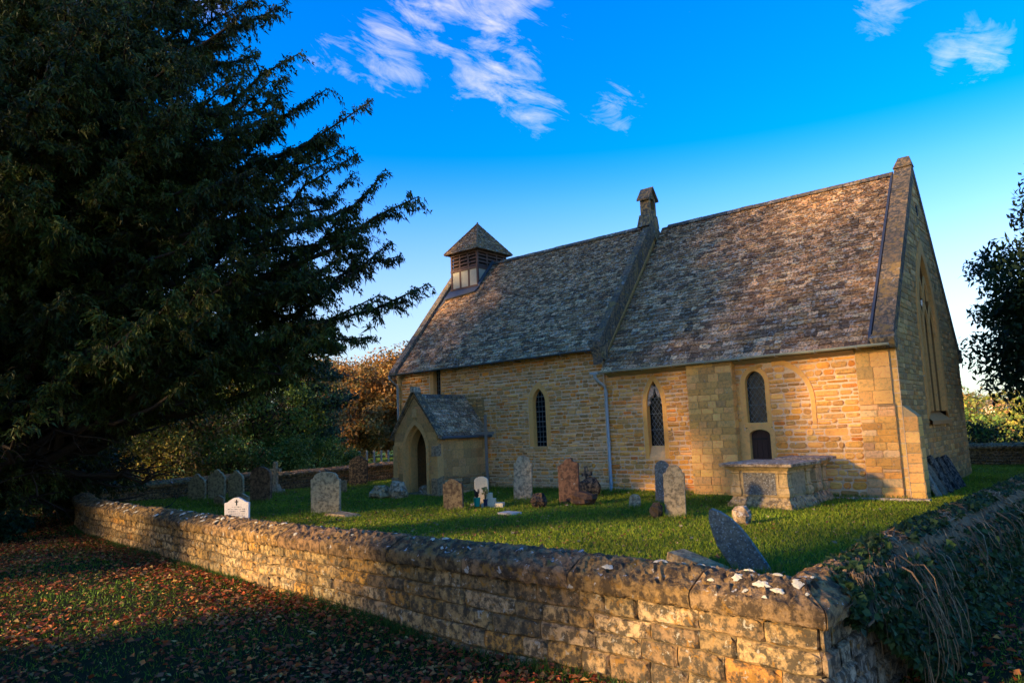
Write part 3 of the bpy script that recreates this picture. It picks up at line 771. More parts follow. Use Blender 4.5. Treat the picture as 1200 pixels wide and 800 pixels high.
# kneelers
for y0, y1 in ((-.34, .02), (8.12, 8.5)):
    COPES.add(G().hexa([(-.44, y0+.1, 3.42), (.04, y0+.1, 3.42), (.04, y1, 3.42), (-.44, y1, 3.42), (-.46, y0, 3.66), (.06, y0, 3.66), (.06, y1, 3.85), (-.46, y1, 3.85)], (.30, .22, .12)), (0, y0, 3.5), .5, cope)
# parapet between nave and chancel
rake(cope, XJ-.18, XJ+.10, -.36, 4.34, NRY, 8.90, 12, .08, COPP, below=.62)
rake(cope, XJ-.18, XJ+.10, 7.3, 4.34, NRY, 8.90, 12, .08, COPP, below=.62)
COPES.add(G().hexa([(XJ-.2, -.34, 4.0), (XJ+.10, -.34, 4.0), (XJ+.10, .02, 3.8), (XJ-.2, .02, 3.8), (XJ-.24, -.42, 4.26), (XJ+.14, -.42, 4.26), (XJ+.14, .02, 4.4), (XJ-.24, .02, 4.4)], (.28, .21, .13)), (XJ, -.3, 4.2), .4, cope)
# west verge
rake(cope, XW-.08, XW+.26, -.42, 4.20, NRY, 8.82, 12, .05, [(.20, .165, .13), (.24, .2, .15), (.17, .14, .11)], below=.2)
build('lead_flashing', G().hexa([(XW+.27, NY+2.0, NZ+2.36+.02), (TX0+.02, NY+2.8, NZ+3.30), (TX0+.02, TY0+.1, 7.72), (XW+.27, TY0+.6, 8.30),
      (XW+.27, NY+2.0, NZ+2.36+.07), (TX0+.02, NY+2.8, NZ+3.36), (TX0+.02, TY0+.1, 7.78), (XW+.27, TY0+.6, 8.36)]), M_lead, roofn)

# eaves boards, gutters, downpipes
build('eaves_board', G().hexa([(XJ+.12, -.20, 3.44), (CX0-.0, -.20, 3.44), (CX0-.0, -.0, 3.34), (XJ+.12, -.0, 3.34), (XJ+.12, -.24, 3.56), (CX0, -.24, 3.56), (CX0, 0, 3.58), (XJ+.12, 0, 3.58)])
      .add([(XJ+.05, -.31, 3.49), (-.1, -.31, 3.49), (-.1, -.02, 3.47), (XJ+.05, -.02, 3.47)], [(0, 3, 2, 1)]), M_fascia, church)
def gutter(x0, x1, y, z, m, r=.055, drop=.0):
    o = G(); n = 8; V = []; xs = np.linspace(x0, x1, 14)
    for i, x in enumerate(xs):
        zz = z+drop*(i/13)+.006*math.sin(i*1.7)
        for rr in (r, r-.008):
            for j in range(n+1):
                q = math.pi+math.pi*j/n; V.append((x, y+rr*math.cos(q), zz+rr*math.sin(q)))
    k = 2*(n+1); F = []
    for i in range(13):
        for j in range(n): F += [(i*k+j, (i+1)*k+j, (i+1)*k+j+1, i*k+j+1), (i*k+n+1+j, i*k+n+2+j, (i+1)*k+n+2+j, (i+1)*k+n+1+j)]
        F += [(i*k, i*k+n+1, (i+1)*k+n+1, (i+1)*k), (i*k+n, (i+1)*k+n, (i+1)*k+2*n+1, i*k+2*n+1)]
    F += [tuple(range(n+1)), tuple(13*k+j for j in range(n+1))[::-1]]
    o.add(V, F); gt = build('gutter', o, m, church)
    x = x0+.5
    while x < x1-.1:
        build('bracket', G().tube([(x, y-.06, z+.02), (x, y-.064, z-.03), (x, y, z-.07), (x, y+.1, z-.05), (x, .0 if y > -.5 else y+.2, z-.06)], .012, 5), m, gt); x += .95
    return gt
gutter(XJ+.02, -.06, -.40, 3.50, M_gutter, .06, .02)
gutter(XW-.05, XJ-.24, -.43, 4.16, M_gutterdark, .05, .03)
def pipe(pts, m, r=.045, collars=()):
    o = build('downpipe', G().tube(pts, r, 10), m, church, True)
    for c in collars: build('collar', G().tube([(c[0], c[1], c[2]-.04), (c[0], c[1], c[2]+.04)], r*1.3, 10), m, o)
pipe([(XJ-.10, -.42, 3.50), (XJ-.10, -.42, 3.36), (XJ-.06, -.34, 3.24), (XJ+.03, -.16, 3.10), (XJ+.05, -.10, 2.95), (XJ+.05, -.10, .08), (XJ+.06, -.16, .03)], M_pipe, .045,
     ((XJ+.05, -.10, 2.86), (XJ+.05, -.10, 1.45), (XJ+.05, -.10, .25), (XJ-.10, -.42, 3.42)))
build('pipe_head', G().box(XJ-.24, XJ+.02, -.49, -.36, 3.44, 3.50), M_pipe, church)
pipe([(XW-.02, -.43, 4.12), (XW-.02, -.43, 4.0), (XW+.12, -.16, 3.75), (XW+.12, -.14, .1)], M_pipe, .045, ((XW+.12, -.14, 3.6), (XW+.12, -.14, 2.2)))

# ------------------------------------------------------------------ little stone bellcote on the parapet
bc = part('stone_bellcote', church)
bx, by = XJ-.10, NRY
g = G()
g.hexa([(bx-.26, by-.40, 8.62), (bx+.17, by-.40, 8.62), (bx+.17, by+.40, 8.62), (bx-.26, by+.40, 8.62), (bx-.20, by-.30, 9.05), (bx+.17, by-.30, 9.05), (bx+.17, by+.30, 9.05), (bx-.20, by+.30, 9.05)], (.30, .20, .09))
g.box(bx-.18, bx+.17, by-.23, by-.12, 9.05, 9.62, (.33, .21, .09)); g.box(bx-.18, bx+.17, by+.12, by+.23, 9.05, 9.62, (.31, .20, .09))
g.box(bx-.18, bx+.17, by-.12, by+.12, 9.05, 9.22, (.30, .19, .08)); g.box(bx-.18, bx-.15, by-.12, by+.12, 9.22, 9.62, (.25, .16, .08))
g.add([(bx+.17, by-.23, 9.62), (bx+.17, by+.23, 9.62), (bx+.17, by, 9.92), (bx-.18, by-.23, 9.62), (bx-.18, by+.23, 9.62), (bx-.18, by, 9.92)], [(0, 1, 2), (4, 3, 5), (0, 3, 4, 1)], (.33, .22, .1))
build('body', g, M_coping, bc)
g = G()
for sg in (-1, 1):
    g.hexa([(bx-.25, by+sg*.32, 9.55), (bx+.24, by+sg*.32, 9.55), (bx+.24, by, 9.98), (bx-.25, by, 9.98), (bx-.25, by+sg*.34, 9.60), (bx+.24, by+sg*.34, 9.60), (bx+.24, by, 10.05), (bx-.25, by, 10.05)], (.24, .155, .075))
build('cap', g, M_coping, bc)

# ------------------------------------------------------------------ wooden bell turret
tu = part('bell_turret', church)
ZB, ZM, ZE = 7.35, 8.45, 9.16
build('turret_core', G().box(TX0+.05, TX1-.05, TY0+.05, TY1-.05, ZB, ZE), M_black, tu)
tx = [TX0+(TX1-TX0)*k/3 for k in range(4)]; ty = [TY0+(TY1-TY0)*k/3 for k in range(4)]
for x in tx: build('post', G().box(x-.04, x+.04, TY0-.02, TY0+.05, ZB+.15, ZE), M_wood, tu)
for y in ty[1:]: build('post', G().box(TX1-.05, TX1+.02, y-.04, y+.04, ZB+.2, ZE), M_wood, tu)
build('rail', G().box(TX0-.05, TX1+.03, TY0-.035, TY0+.05, ZM-.04, ZM+.05).box(TX1-.05, TX1+.035, TY0-.036, TY1, ZM-.042, ZM+.052).box(TX0-.05, TX1+.03, TY0-.035, TY0+.05, ZE-.08, ZE+.02).box(TX1-.05, TX1+.035, TY0-.036, TY1, ZE-.082, ZE+.018), M_wood, tu)
for k in range(3):
    build('cream_panel', G().box(tx[k]+.045, tx[k+1]-.045, TY0+.0, TY0+.06, ZB+.34, ZM-.045, (.5, .4, .25)), M_cream, tu)
    for j in range(4):
        z0 = ZM+.07+j*.145
        build('louvre', G().hexa([(tx[k]+.045, TY0-.03, z0), (tx[k+1]-.045, TY0-.03, z0), (tx[k+1]-.045, TY0+.06, z0+.08), (tx[k]+.045, TY0+.06, z0+.08),
                                  (tx[k]+.045, TY0-.03, z0+.03), (tx[k+1]-.045, TY0-.03, z0+.03), (tx[k+1]-.045, TY0+.06, z0+.11), (tx[k]+.045, TY0+.06, z0+.11)]), M_wood, tu)
        build('louvre', G().hexa([(TX1+.025, ty[k]+.045, z0), (TX1+.025, ty[k+1]-.045, z0), (TX1-.06, ty[k+1]-.045, z0+.08), (TX1-.06, ty[k]+.045, z0+.08),
                                  (TX1+.025, ty[k]+.045, z0+.03), (TX1+.025, ty[k+1]-.045, z0+.03), (TX1-.06, ty[k+1]-.045, z0+.11), (TX1-.06, ty[k]+.045, z0+.11)]), M_wood, tu)
build('cream_panel', G().box(TX1-.06, TX1+.0, ty[0]+.045, ty[1]-.045, ZB+.4, ZM-.045), M_cream, tu)
build('bottom_board', G().box(TX0-.06, TX1+.06, TY0-.06, TY0+.03, 7.66, 7.73), M_wood, tu)
build('lead_apron', G().hexa([(TX0-.1, TY0-.42, 7.24), (TX1+.12, TY0-.30, 7.38), (TX1+.12, TY0, 7.66), (TX0-.1, TY0, 7.66), (TX0-.1, TY0-.44, 7.28), (TX1+.12, TY0-.32, 7.42), (TX1+.12, TY0, 7.70), (TX0-.1, TY0, 7.70)]), M_lead, tu)
build('lead_soaker', G().hexa([(TX1+.02, TY0-.05, 7.68), (TX1+.13, TY0-.05, 7.66), (TX1+.13, NRY+.0, 8.72), (TX1+.02, NRY, 8.74), (TX1+.02, TY0-.05, 7.76), (TX1+.13, TY0-.05, 7.71), (TX1+.13, NRY, 8.78), (TX1+.02, NRY, 8.84)]), M_lead, tu)
cap_ = part('turret_roof', tu)
ax, ay, az = (TX0+TX1)/2, (TY0+TY1)/2, 10.5
ex, ey, ez = .22, .22, ZE+.0
crn = [np.array(p) for p in ((TX0-ex, TY0-ey, ez), (TX1+ex, TY0-ey, ez), (TX1+ex, TY1+ey, ez), (TX0-ex, TY1+ey, ez))]
apx = np.array((ax, ay, az))
g = G()
for k in range(4): g.add([crn[k], crn[(k+1) % 4], apx], [(0, 1, 2)], (.14, .12, .09))
g.add(crn, [(3, 2, 1, 0)], (.06, .04, .03))
build('underlay', g, M_slate, cap_)
for k in range(4):
    a, b = crn[k], crn[(k+1) % 4]; mid = (a+b)/2; Uq = (b-a)/np.linalg.norm(b-a); Lq = np.linalg.norm(apx-mid); Sq = (apx-mid)/Lq; Nq = np.cross(Uq, Sq)
    hw = np.linalg.norm(b-a)/2
    roof_slates(cap_, mid, Uq, Sq, Nq, lambda v, hw=hw, Lq=Lq: (-hw*(1-v/Lq)-.01, hw*(1-v/Lq)+.01), Lq*.97, .11, .09, pal=[(.12, .09, .06), (.15, .11, .07), (.10, .075, .05), (.18, .125, .06)], size=.7, thick=.018)
for k in range(4):
    a = crn[k]; n = 8
    for j in range(n):
        p, q = a+(apx-a)*(j/n), a+(apx-a)*((j+1)/n-.01)
        build('hip_tile', G().tube([p+np.array((0, 0, .03)), q+np.array((0, 0, .035))], .035, 5, pick([(.22, .14, .06), (.17, .12, .07)])), M_coping, cap_)
build('finial', G().tube([apx+np.array((0, 0, -.05)), apx+np.array((0, 0, .10))], [.06, .03], 6, (.33, .22, .1)), M_coping, cap_)

# ------------------------------------------------------------------ porch
po = part('porch', church)
PX0, PX1, PYF, PXC = -14.72, -12.68, -2.42, -13.70
PEZ, PRZ = 1.90, 3.12
pP = lambda u, w_, o_: (u, PYF-o_, w_)
PAo, PAi = arch(PXC+.02, .62, 1.35, 2.36, -.05), arch(PXC+.02, .50, 1.35, 2.20, -.05)
pf = lambda z: (PX0, PX1) if z < PEZ else (PXC-(3.38-z)/1.45, PXC+(3.38-z)/1.45)
g = G(); strips(g, pP, pf, -.1, 3.3, lambda z: arch_span(PAo, z), c=(.30, .23, .13))
build('front_wall', g, M_ashlar, po)
PP = Pieces()
rubble(STONES, po, pP, pf, -.1, 3.2, lambda z: arch_span(PAo, z), (.22, .30), (.28, .5), [(.31, .235, .13), (.29, .22, .125), (.33, .25, .14), (.28, .21, .13)], (.006, .014), gap=.009, rough=.25, size=.5)
build('arch', ring_geo(pP, PAo, PAi, .035, .14, (.33, .25, .14)), M_dressed, po)
build('inner_arch', ring_geo(lambda u, w_, o_: (u, PYF+.14-o_, w_), PAi, arch(PXC+.02, .42, 1.35, 2.08, -.05), .0, .3, (.30, .23, .13)), M_dressed, po)
pSd = lambda u, w_, o_: (PX1+o_, u, w_)
g = G(); strips(g, pSd, lambda z: (PYF, YN), -.1, PEZ+.02, lambda z: [], c=(.27, .21, .125)); build('side_wall', g, M_ashlar, po)
rubble(STONES, po, pSd, lambda z: (PYF+.0, YN), .55, PEZ+.02, lambda z: [], (.24, .30), (.3, .55), [(.27, .205, .12), (.25, .195, .12), (.28, .21, .12)], (.005, .012), gap=.009, rough=.25, size=.5)
rubble(STONES, po, pSd, lambda z: (PYF-.05, YN), -.1, .55, lambda z: [], (.16, .24), (.2, .4), [(.20, .17, .12), (.15, .13, .10), (.24, .2, .15)], (.04, .06), rough=.8, size=.5)
g = G(); g.add([(PX0, PYF, -.1), (PX0, YN, -.1), (PX0, YN, PEZ), (PX0, PYF, PEZ)], [(0, 3, 2, 1)], (.27, .21, .13))
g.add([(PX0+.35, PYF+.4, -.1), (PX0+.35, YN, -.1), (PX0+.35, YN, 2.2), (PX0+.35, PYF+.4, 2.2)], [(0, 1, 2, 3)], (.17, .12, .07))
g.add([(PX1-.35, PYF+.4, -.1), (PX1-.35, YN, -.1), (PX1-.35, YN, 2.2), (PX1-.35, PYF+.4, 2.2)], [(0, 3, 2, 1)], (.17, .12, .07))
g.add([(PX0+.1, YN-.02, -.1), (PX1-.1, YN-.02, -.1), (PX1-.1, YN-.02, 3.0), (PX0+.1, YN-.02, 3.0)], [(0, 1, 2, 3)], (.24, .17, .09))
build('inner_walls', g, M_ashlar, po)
build('porch_floor', G().box(PX0+.1, PX1-.1, PYF-.1, YN, -.1, .03, (.22, .19, .14)), M_grave, po)
dr = part('church_door', po)
build('door_leaf', panel(lambda u, w_, o_: (u, YN-.05-o_, w_), arch(PXC, .5, 1.3, 2.0, .03), 0, (.05, .03, .02)), M_doorwood, dr)
for k in range(1, 6): build('batten', G().box(PXC-.5+k*.167-.012, PXC-.5+k*.167+.012, YN-.068, YN-.05, .04, 1.5), M_iron, dr)
# porch corner posts, plinths and the carved shield stone
for x in (PX0-.02, PX1-.16):
    build('corner_plinth', G().hexa([(x-.03, PYF-.12, -.1), (x+.24, PYF-.12, -.1), (x+.24, PYF+.25, -.1), (x-.03, PYF+.25, -.1), (x-.03, PYF-.12, .50), (x+.24, PYF-.12, .50), (x+.22, PYF+.2, .58), (x-.02, PYF+.2, .58)], (.25, .2, .14)), M_grave, po)
    build('corner_strip', G().box(x+.01, x+.20, PYF-.06, PYF+.2, .5, 1.55, (.30, .23, .13)), M_dressed, po)
build('offset_stone', G().hexa([(PX1-.17, PYF-.12, 1.20), (PX1+.05, PYF-.12, 1.20), (PX1+.05, PYF+.1, 1.20), (PX1-.17, PYF+.1, 1.20), (PX1-.17, PYF-.10, 1.50), (PX1+.04, PYF-.10, 1.50), (PX1+.04, PYF+.1, 1.58), (PX1-.17, PYF+.1, 1.58)], (.22, .19, .15)), M_grave, po)
build('shield_stone', G().box(PXC-.08, PXC+.10, PYF-.05, PYF+.02, 2.45, 2.72, (.33, .27, .17)), M_dressed, po)
# porch roof
ptan = (PRZ-1.78)/1.12; Lp = math.hypot(1.12, PRZ-1.78); c_, s_ = 1.12/Lp, (PRZ-1.78)/Lp
proof = part('porch_roof', po)
g = G()
for sg in (-1, 1):
    g.hexa([(PXC+sg*1.14, PYF-.02, 1.76), (PXC+sg*1.14, YN, 1.76), (PXC, YN, PRZ-.02), (PXC, PYF-.02, PRZ-.02), (PXC+sg*1.14, PYF-.02, 1.80), (PXC+sg*1.14, YN, 1.80), (PXC, YN, PRZ+.01), (PXC, PYF-.02, PRZ+.01)], (.10, .08, .06))
build('underlay', g, M_slate, proof)
PSL = [(.26, .23, .19), (.20, .17, .14), (.33, .30, .26), (.15, .12, .10), (.38, .35, .31), (.24, .2, .15)]
roof_slates(proof, (PXC+1.14, PYF+.18, 1.79), (0, 1, 0), (-c_, 0, s_), (s_, 0, c_), lambda v: (0, YN-PYF-.18), Lp, .15, .085, pal=PSL, size=.9)
roof_slates(proof, (PXC-1.14, YN, 1.79), (0, -1, 0), (c_, 0, s_), (-s_, 0, c_), lambda v: (0, YN-PYF-.18), Lp, .15, .085, pal=PSL, size=.5)
y = PYF+.15
while y < YN-.05:
    y2 = min(y+.34, YN); h = jit(.02)
    COPES.add(G().add([(PXC+a, yy, PRZ+b+h) for yy in (y+.006, y2-.006) for a, b in ((-.13, -.08), (-.04, .06), (.04, .06), (.13, -.08))], [(0, 1, 5, 4), (1, 2, 6, 5), (2, 3, 7, 6), (0, 3, 2, 1), (4, 5, 6, 7)], pick(PSL)), (PXC, y, PRZ), .4, proof)
    y = y2
for sg in (-1, 1):
    for k in range(6):
        a, b = k/6+.004, (k+1)/6-.004
        x0, z0, x1, z1 = PXC+sg*lerp(1.16, 0, a), lerp(1.78, 3.32, a), PXC+sg*lerp(1.16, 0, b), lerp(1.78, 3.32, b)
        g = G().hexa([(x0, PYF-.08, z0-.03), (x0, PYF+.2, z0-.12), (x1, PYF+.2, z1-.12), (x1, PYF-.08, z1-.03), (x0, PYF-.08, z0+.05), (x0, PYF+.2, z0+.05), (x1, PYF+.2, z1+.05), (x1, PYF-.08, z1+.05)], pick([(.26, .21, .14), (.22, .18, .13), (.29, .24, .16)]))
        COPES.add(g, (x0, PYF, z0), .3, proof)
build('apex_stone', G().hexa([(PXC-.1, PYF-.1, 3.26), (PXC+.1, PYF-.1, 3.26), (PXC+.1, PYF+.22, 3.26), (PXC-.1, PYF+.22, 3.26), (PXC-.09, PYF-.09, 3.44), (PXC+.09, PYF-.09, 3.44), (PXC+.07, PYF+.2, 3.40), (PXC-.07, PYF+.2, 3.40)], (.36, .34, .30)), M_grave, proof)
g = G().tube([(PX1+.16, PYF+.06, 1.76), (PX1+.16, YN-.0, 1.75)], .045, 8); build('porch_gutter', g, M_gutterdark, po)

STONES.emit('rubble_stone', 'rubble_stones', M_rubble, 300, church)
SLATES.emit('roof_slate', 'roof_slates', M_slate, 300, church)
COPES.emit('coping_stone', 'coping_stones', M_coping, 300, church)

# ------------------------------------------------------------------ churchyard wall
yard = thing('churchyard_wall', 'low lichened ochre stone wall with rounded coping curving right round the churchyard', 'wall')
core = G(); ns = 260; ss = sorted(set(list(np.linspace(0, TOTAL, ns))+[CUM[k] for k in range(nP)]))
V = []
for s in ss:
    s = min(s, TOTAL-1e-5)
    for t_, z_ in ((.035, foot(s)), (.035, zc(s)+.02), (WT-.035, zc(s)+.02), (WT-.035, min(foot(s), -.15))):
        p = wp(s, t_); V.append((p[0], p[1], z_))
core.add(V, [(i*4+j, (i+1)*4+j, (i+1)*4+j+1, i*4+j+1) for i in range(len(ss)-1) for j in range(3)], (.10, .08, .05))
build('wall_core', core, M_mortar, yard)
BLK = [(.33, .25, .14), (.28, .215, .125), (.37, .29, .17), (.24, .185, .11), (.40, .33, .22), (.31, .22, .10), (.40, .235, .07), (.21, .165, .11), (.35, .27, .155), (.36, .30, .2)]
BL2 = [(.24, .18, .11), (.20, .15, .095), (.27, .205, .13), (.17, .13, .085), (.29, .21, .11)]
BLOCKS = Pieces()
def seams(s0, s1, cw, corner=0):
    out = [s0]
    if corner: out.append(s0+corner)
    while out[-1] < s1-cw[0]*.7: out.append(min(out[-1]+R_.uniform(*cw)*(1.35 if R_.random() < .15 else 1), s1))
    out[-1] = s1; return out
def block(s0, s1, a0, a1, t, nx, ny, side, pal, d=.009, am=.003):
    """a weathered block with a softly worn face: a little grid over its face and rounded arrises"""
    g = G(); V = []; col = pick(pal, .15); dd = d*(1+jit(.7))
    for i in range(nx+1):
        for j in range(ny+1):
            u, v = i/nx, j/ny
            s = lerp(s0+.003, s1-.003, u)
            lo, hi = lvl(s, a0)+.003, lvl(s, a1)-.004
            edge = min(u*(s1-s0), (1-u)*(s1-s0), v*(hi-lo), (1-v)*(hi-lo))
            rim = (i in (0, nx)) or (j in (0, ny))
            cnr = (i in (0, nx)) and (j in (0, ny))
            o_ = (-.035 if cnr else -.016) if rim else dd*min(1, edge/.03+.55)+jit(am)
            ru = jit(.003) if rim else jit((s1-s0)*.03)
            if not rim: u_ = {1: .07, nx-1: .93}.get(i, u); v_ = {1: .12, ny-1: .88}.get(j, v); s = lerp(s0+.004, s1-.004, u_); lo, hi = lvl(s, a0)+.003, lvl(s, a1)-.004; v = v_
            p = wp(s+ru, t+(-o_ if side > 0 else o_)); V.append((p[0], p[1], lerp(lo, hi, v)+(jit(.004) if rim else jit(.01))))
    m = ny+1
    F = [(i*m+j, (i+1)*m+j, (i+1)*m+j+1, i*m+j+1) for i in range(nx) for j in range(ny)]
    if side < 0: F = [f[::-1] for f in F]
    g.add(V, F, col); return g
def lvl(s, a): 
    f = min(foot(s), zc(s)-.62) if s < 30 else foot(s)
    wob = .008*math.sin(s*2.1+a*9)+.006*math.sin(s*5.3+a*4)
    return lerp(f, zc(s), a)+(wob if 0 < a < 1 else 0)
AR = [0, .2, .42, .62, .80, 1.0]
# outer face of the front run, as far round as it shows
for r in range(5):
    cor = (.33, .52, .30, .62, .4)[r]
    sm_ = seams(0, 21, (.26, .66), cor)
    for s0, s1 in zip(sm_[:-1], sm_[1:]):
        px = FPX*(s1-s0)/max(1, float((np.append(wp(s0, 0), .3)-CAM)@Fv))
        nx, ny = (7, 4) if px > 45 else ((5, 3) if px > 22 else (3, 3))
        BLOCKS.add(block(s0, s1, AR[r], AR[r+1], 0, nx, ny, 1, BLK), (*wp(s0, 0), .3), s1-s0, yard)
# outer face of the right run: only its near end is free of ivy
for r in range(5):
    sm_ = sorted(TOTAL-x for x in seams(0, 4.2, (.18, .36), .16+.1*(r % 2)))
    for s0, s1 in zip(sm_[:-1], sm_[1:]):
        BLOCKS.add(block(s0, s1, AR[r], AR[r+1], 0, 5, 4, 1, [(.30, .29, .27), (.26, .25, .23), (.33, .31, .28), (.28, .24, .18)], .02, .008), (*wp(s0, 0), .3), s1-s0, yard)
# inner faces that show across the grass
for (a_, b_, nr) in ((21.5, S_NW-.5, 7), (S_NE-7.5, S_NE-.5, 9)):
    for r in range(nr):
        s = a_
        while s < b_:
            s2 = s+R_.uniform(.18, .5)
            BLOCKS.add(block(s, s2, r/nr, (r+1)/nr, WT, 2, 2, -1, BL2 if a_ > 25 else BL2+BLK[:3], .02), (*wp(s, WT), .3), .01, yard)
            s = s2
BLOCKS.emit('wall_block', 'wall_stones', M_wall, 300, yard)
# coping
def cope_piece(s0, s1, ni, amp, h, seed):
    prof = [(-.055, 0), (-.075, .02), (-.08, .07), (-.079, .112), (-.066, .134), (-.03, .152), (.01, .170), (.05, .187), (.09, .208), (.13, .222), (.17, .231), (.21, .235), (.25, .231), (.29, .222), (.34, .205), (.40, .175), (.46, .135), (.495, .10), (.495, .02), (.47, 0)]
    rs = np.random.default_rng(seed); n = len(prof); V = []
    tone = pick([(.27, .195, .10), (.30, .21, .105), (.24, .175, .10), (.28, .20, .12)], .12)
    dz = jit(.008)
    for i in range(ni+1):
        u = i/ni; s = lerp(s0+.006, s1-.006, u)
        for j, (t_, z_) in enumerate(prof):
            e = 1 if 0 < i < ni else .25
            a_ = amp*e*(1.3 if 4 < j < 16 else .7)
            end = -.012 if i in (0, ni) and 2 < j < 17 else 0
            p = wp(s, t_+rs.normal()*a_*.5); V.append((p[0], p[1], zc(s)+z_*h/.235+end+dz*(j > 1)+rs.normal()*a_))
    F = [(i*n+j, (i+1)*n+j, (i+1)*n+j+1, i*n+j+1) for i in range(ni) for j in range(n-1)]
    F += [tuple(range(n))[::-1], tuple(ni*n+j for j in range(n))]
    return G().add(V, F, tone)
CAPS = Pieces()
s = 0.0; k = 0
while s < S_NE:
    ln = R_.uniform(1.0, 1.5) if s < 21 else R_.uniform(1.2, 1.7)
    if k == 0: ln = .92
    s2 = s+ln
    if abs(s2-S_NW) < .6 or (s < S_NW < s2): s2 = S_NW
    if s2 > S_NE-.6 and s < S_NE: s2 = S_NE
    z = max(1, float((np.append(wp(s, 0), .5)-CAM)@Fv)); ni = int(max(5, min(44, ln*FPX/z/5)))
    CAPS.add(cope_piece(s, s2, ni, .008, ctop(s), k), (*wp(s, 0), .5), ln, yard); s = s2; k += 1
s = S_NE
while s < TOTAL-.01:
    s2 = s+1.3
    if s2 > TOTAL-.7: s2 = TOTAL
    ni = 34 if s > TOTAL-4 else 6
    CAPS.add(cope_piece(s, s2, ni, .008, .25, k), (*wp(s, 0), .5), 1, yard); s = s2; k += 1
CAPS.emit('coping_stone', 'coping_stones', M_cap, 300, yard, smooth=False)

# white crusts of lichen on the coping, each an uneven flat patch hugging the stone
PT = [-.08, -.079, -.066, -.03, .01, .05, .09, .13, .17, .21, .25, .29, .34, .40, .46]; PZ = [.07, .112, .134, .152, .170, .187, .208, .222, .231, .235, .231, .222, .205, .175, .135]
def lichen(s0, t0, r, seed):
    rs = random.Random(seed); n = 13; V = []
    ph = rs.uniform(0, 6.28)
    for k, f in enumerate((1.0, .62, .25)):
        for i in range(n):
            a = 2*math.pi*i/n; q = r*f*(1+.34*math.sin(2*a+ph)+.22*math.sin(5*a+ph*2)+rs.uniform(-.12, .12)*(k == 0))
            s_, t_ = s0+math.cos(a)*q*1.15, t0+math.sin(a)*q*.8
            t_ = min(.44, max(-.079, t_)); z = float(np.interp(t_, PT, PZ))*ctop(s_)/.235; p = wp(max(.01, s_), t_-(.010 if t_ < -.03 else 0))
            V.append((p[0], p[1], zc(s_)+z+(.002, .011, .014)[k]+rs.uniform(-.002, .002)))
    F = [(k*n+i, k*n+(i+1) % n, (k+1)*n+(i+1) % n, (k+1)*n+i) for k in range(2) for i in range(n)]+[tuple(2*n+i for i in range(n))]
    v = rs.uniform(.85, 1.1)
    build('lichen_patch', G().add(V, F, (.42*v, .385*v, .31*v)), M_crust, yard)
M_crust = stone('lichen_crust', 70, dark=.2, bmp=.5, contrast=.3, darkc=(.2, .16, .1), warm=(1.7, 1.6, 1.35))
spots = [(.18, .12, .05), (.28, .02, .035), (.12, .26, .03), (.36, .20, .028), (.42, .06, .045), (.22, .33, .03), (.62, .10, .04), (.60, .24, .03), (.80, .04, .02), (.07, .02, .016), (.50, -.02, .016), (.95, .36, .05), (1.02, .28, .025), (.34, -.05, .013)]
rl = random.Random(3); sv = 1.3
while sv < 17:
    cl = rl.random() < .5
    for q in range(rl.randint(2, 4) if cl else 1): spots.append((sv+rl.uniform(-.12, .12), rl.uniform(-.02, .36), rl.uniform(.014, .036)*(1+sv/20)))
    sv += rl.uniform(.25, .9)
for k, (a_, b_, c_2) in enumerate(spots): lichen(a_, b_, c_2, k)

# ------------------------------------------------------------------ gravestones
def outline(kind, w_, h):
    a = w_/2
    if kind == 'round': top = [(a*math.cos(q), h-a*.9+a*.9*math.sin(q)) for q in np.linspace(0, math.pi, 13)]
    elif kind == 'flatround': top = [(a, h*.86)]+[(a*math.cos(q), h*.86+h*.14*math.sin(q)) for q in np.linspace(.25, math.pi-.25, 9)]+[(-a, h*.86)]
    elif kind == 'shoulder': top = [(a, h-a*.95), (a*.96, h-a*.8), (a*.78, h-a*.78)]+[(a*.74*math.cos(q), h-a*.74+a*.74*math.sin(q)) for q in np.linspace(.15, math.pi-.15, 9)]+[(-a*.78, h-a*.78), (-a*.96, h-a*.8), (-a, h-a*.95)]
    elif kind == 'pointed': top = [(a, h-a*1.0), (a*.9, h-a*.72), (a*.62, h-a*.42), (a*.38, h-a*.32), (a*.22, h-a*.1), (0, h), (-a*.22, h-a*.1), (-a*.38, h-a*.32), (-a*.62, h-a*.42), (-a*.9, h-a*.72), (-a, h-a*1.0)]
    elif kind == 'gable': top = [(a, h*.72), (a*.3, h*.93), (0, h), (-a*.3, h*.93), (-a, h*.72)]
    elif kind == 'camber': top = [(a, h*.84), (a*.75, h*.86), (a*.5, h*.93), (a*.22, h*.985), (0, h), (-a*.22, h*.985), (-a*.5, h*.93), (-a*.75, h*.86), (-a, h*.84)]
    elif kind == 'clipped': top = [(a, h*.80), (a*.86, h*.84), (a*.8, h*.9), (a*.6, h*.965), (a*.25, h*.99), (0, h), (-a*.4, h*.985), (-a*.7, h*.93), (-a*.82, h*.86), (-a, h*.82)]
    elif kind == 'rusty': top = [(a, h*.88), (a*.85, h*.9), (a*.5, h*.93), (a*.3, h), (-a*.1, h*.99), (-a*.35, h*.95), (-a*.4, h*.90), (-a, h*.83)]
    elif kind == 'almond': top = [(a, h*.45), (a*.92, h*.62), (a*.72, h*.78), (a*.42, h*.92), (a*.1, h), (-a*.2, h*.99), (-a*.55, h*.9), (-a*.85, h*.74), (-a*.98, h*.55)]
    else: top = [(a, h), (-a, h)]
    return [(-a*.97, -.15), (a*.97, -.15)]+top
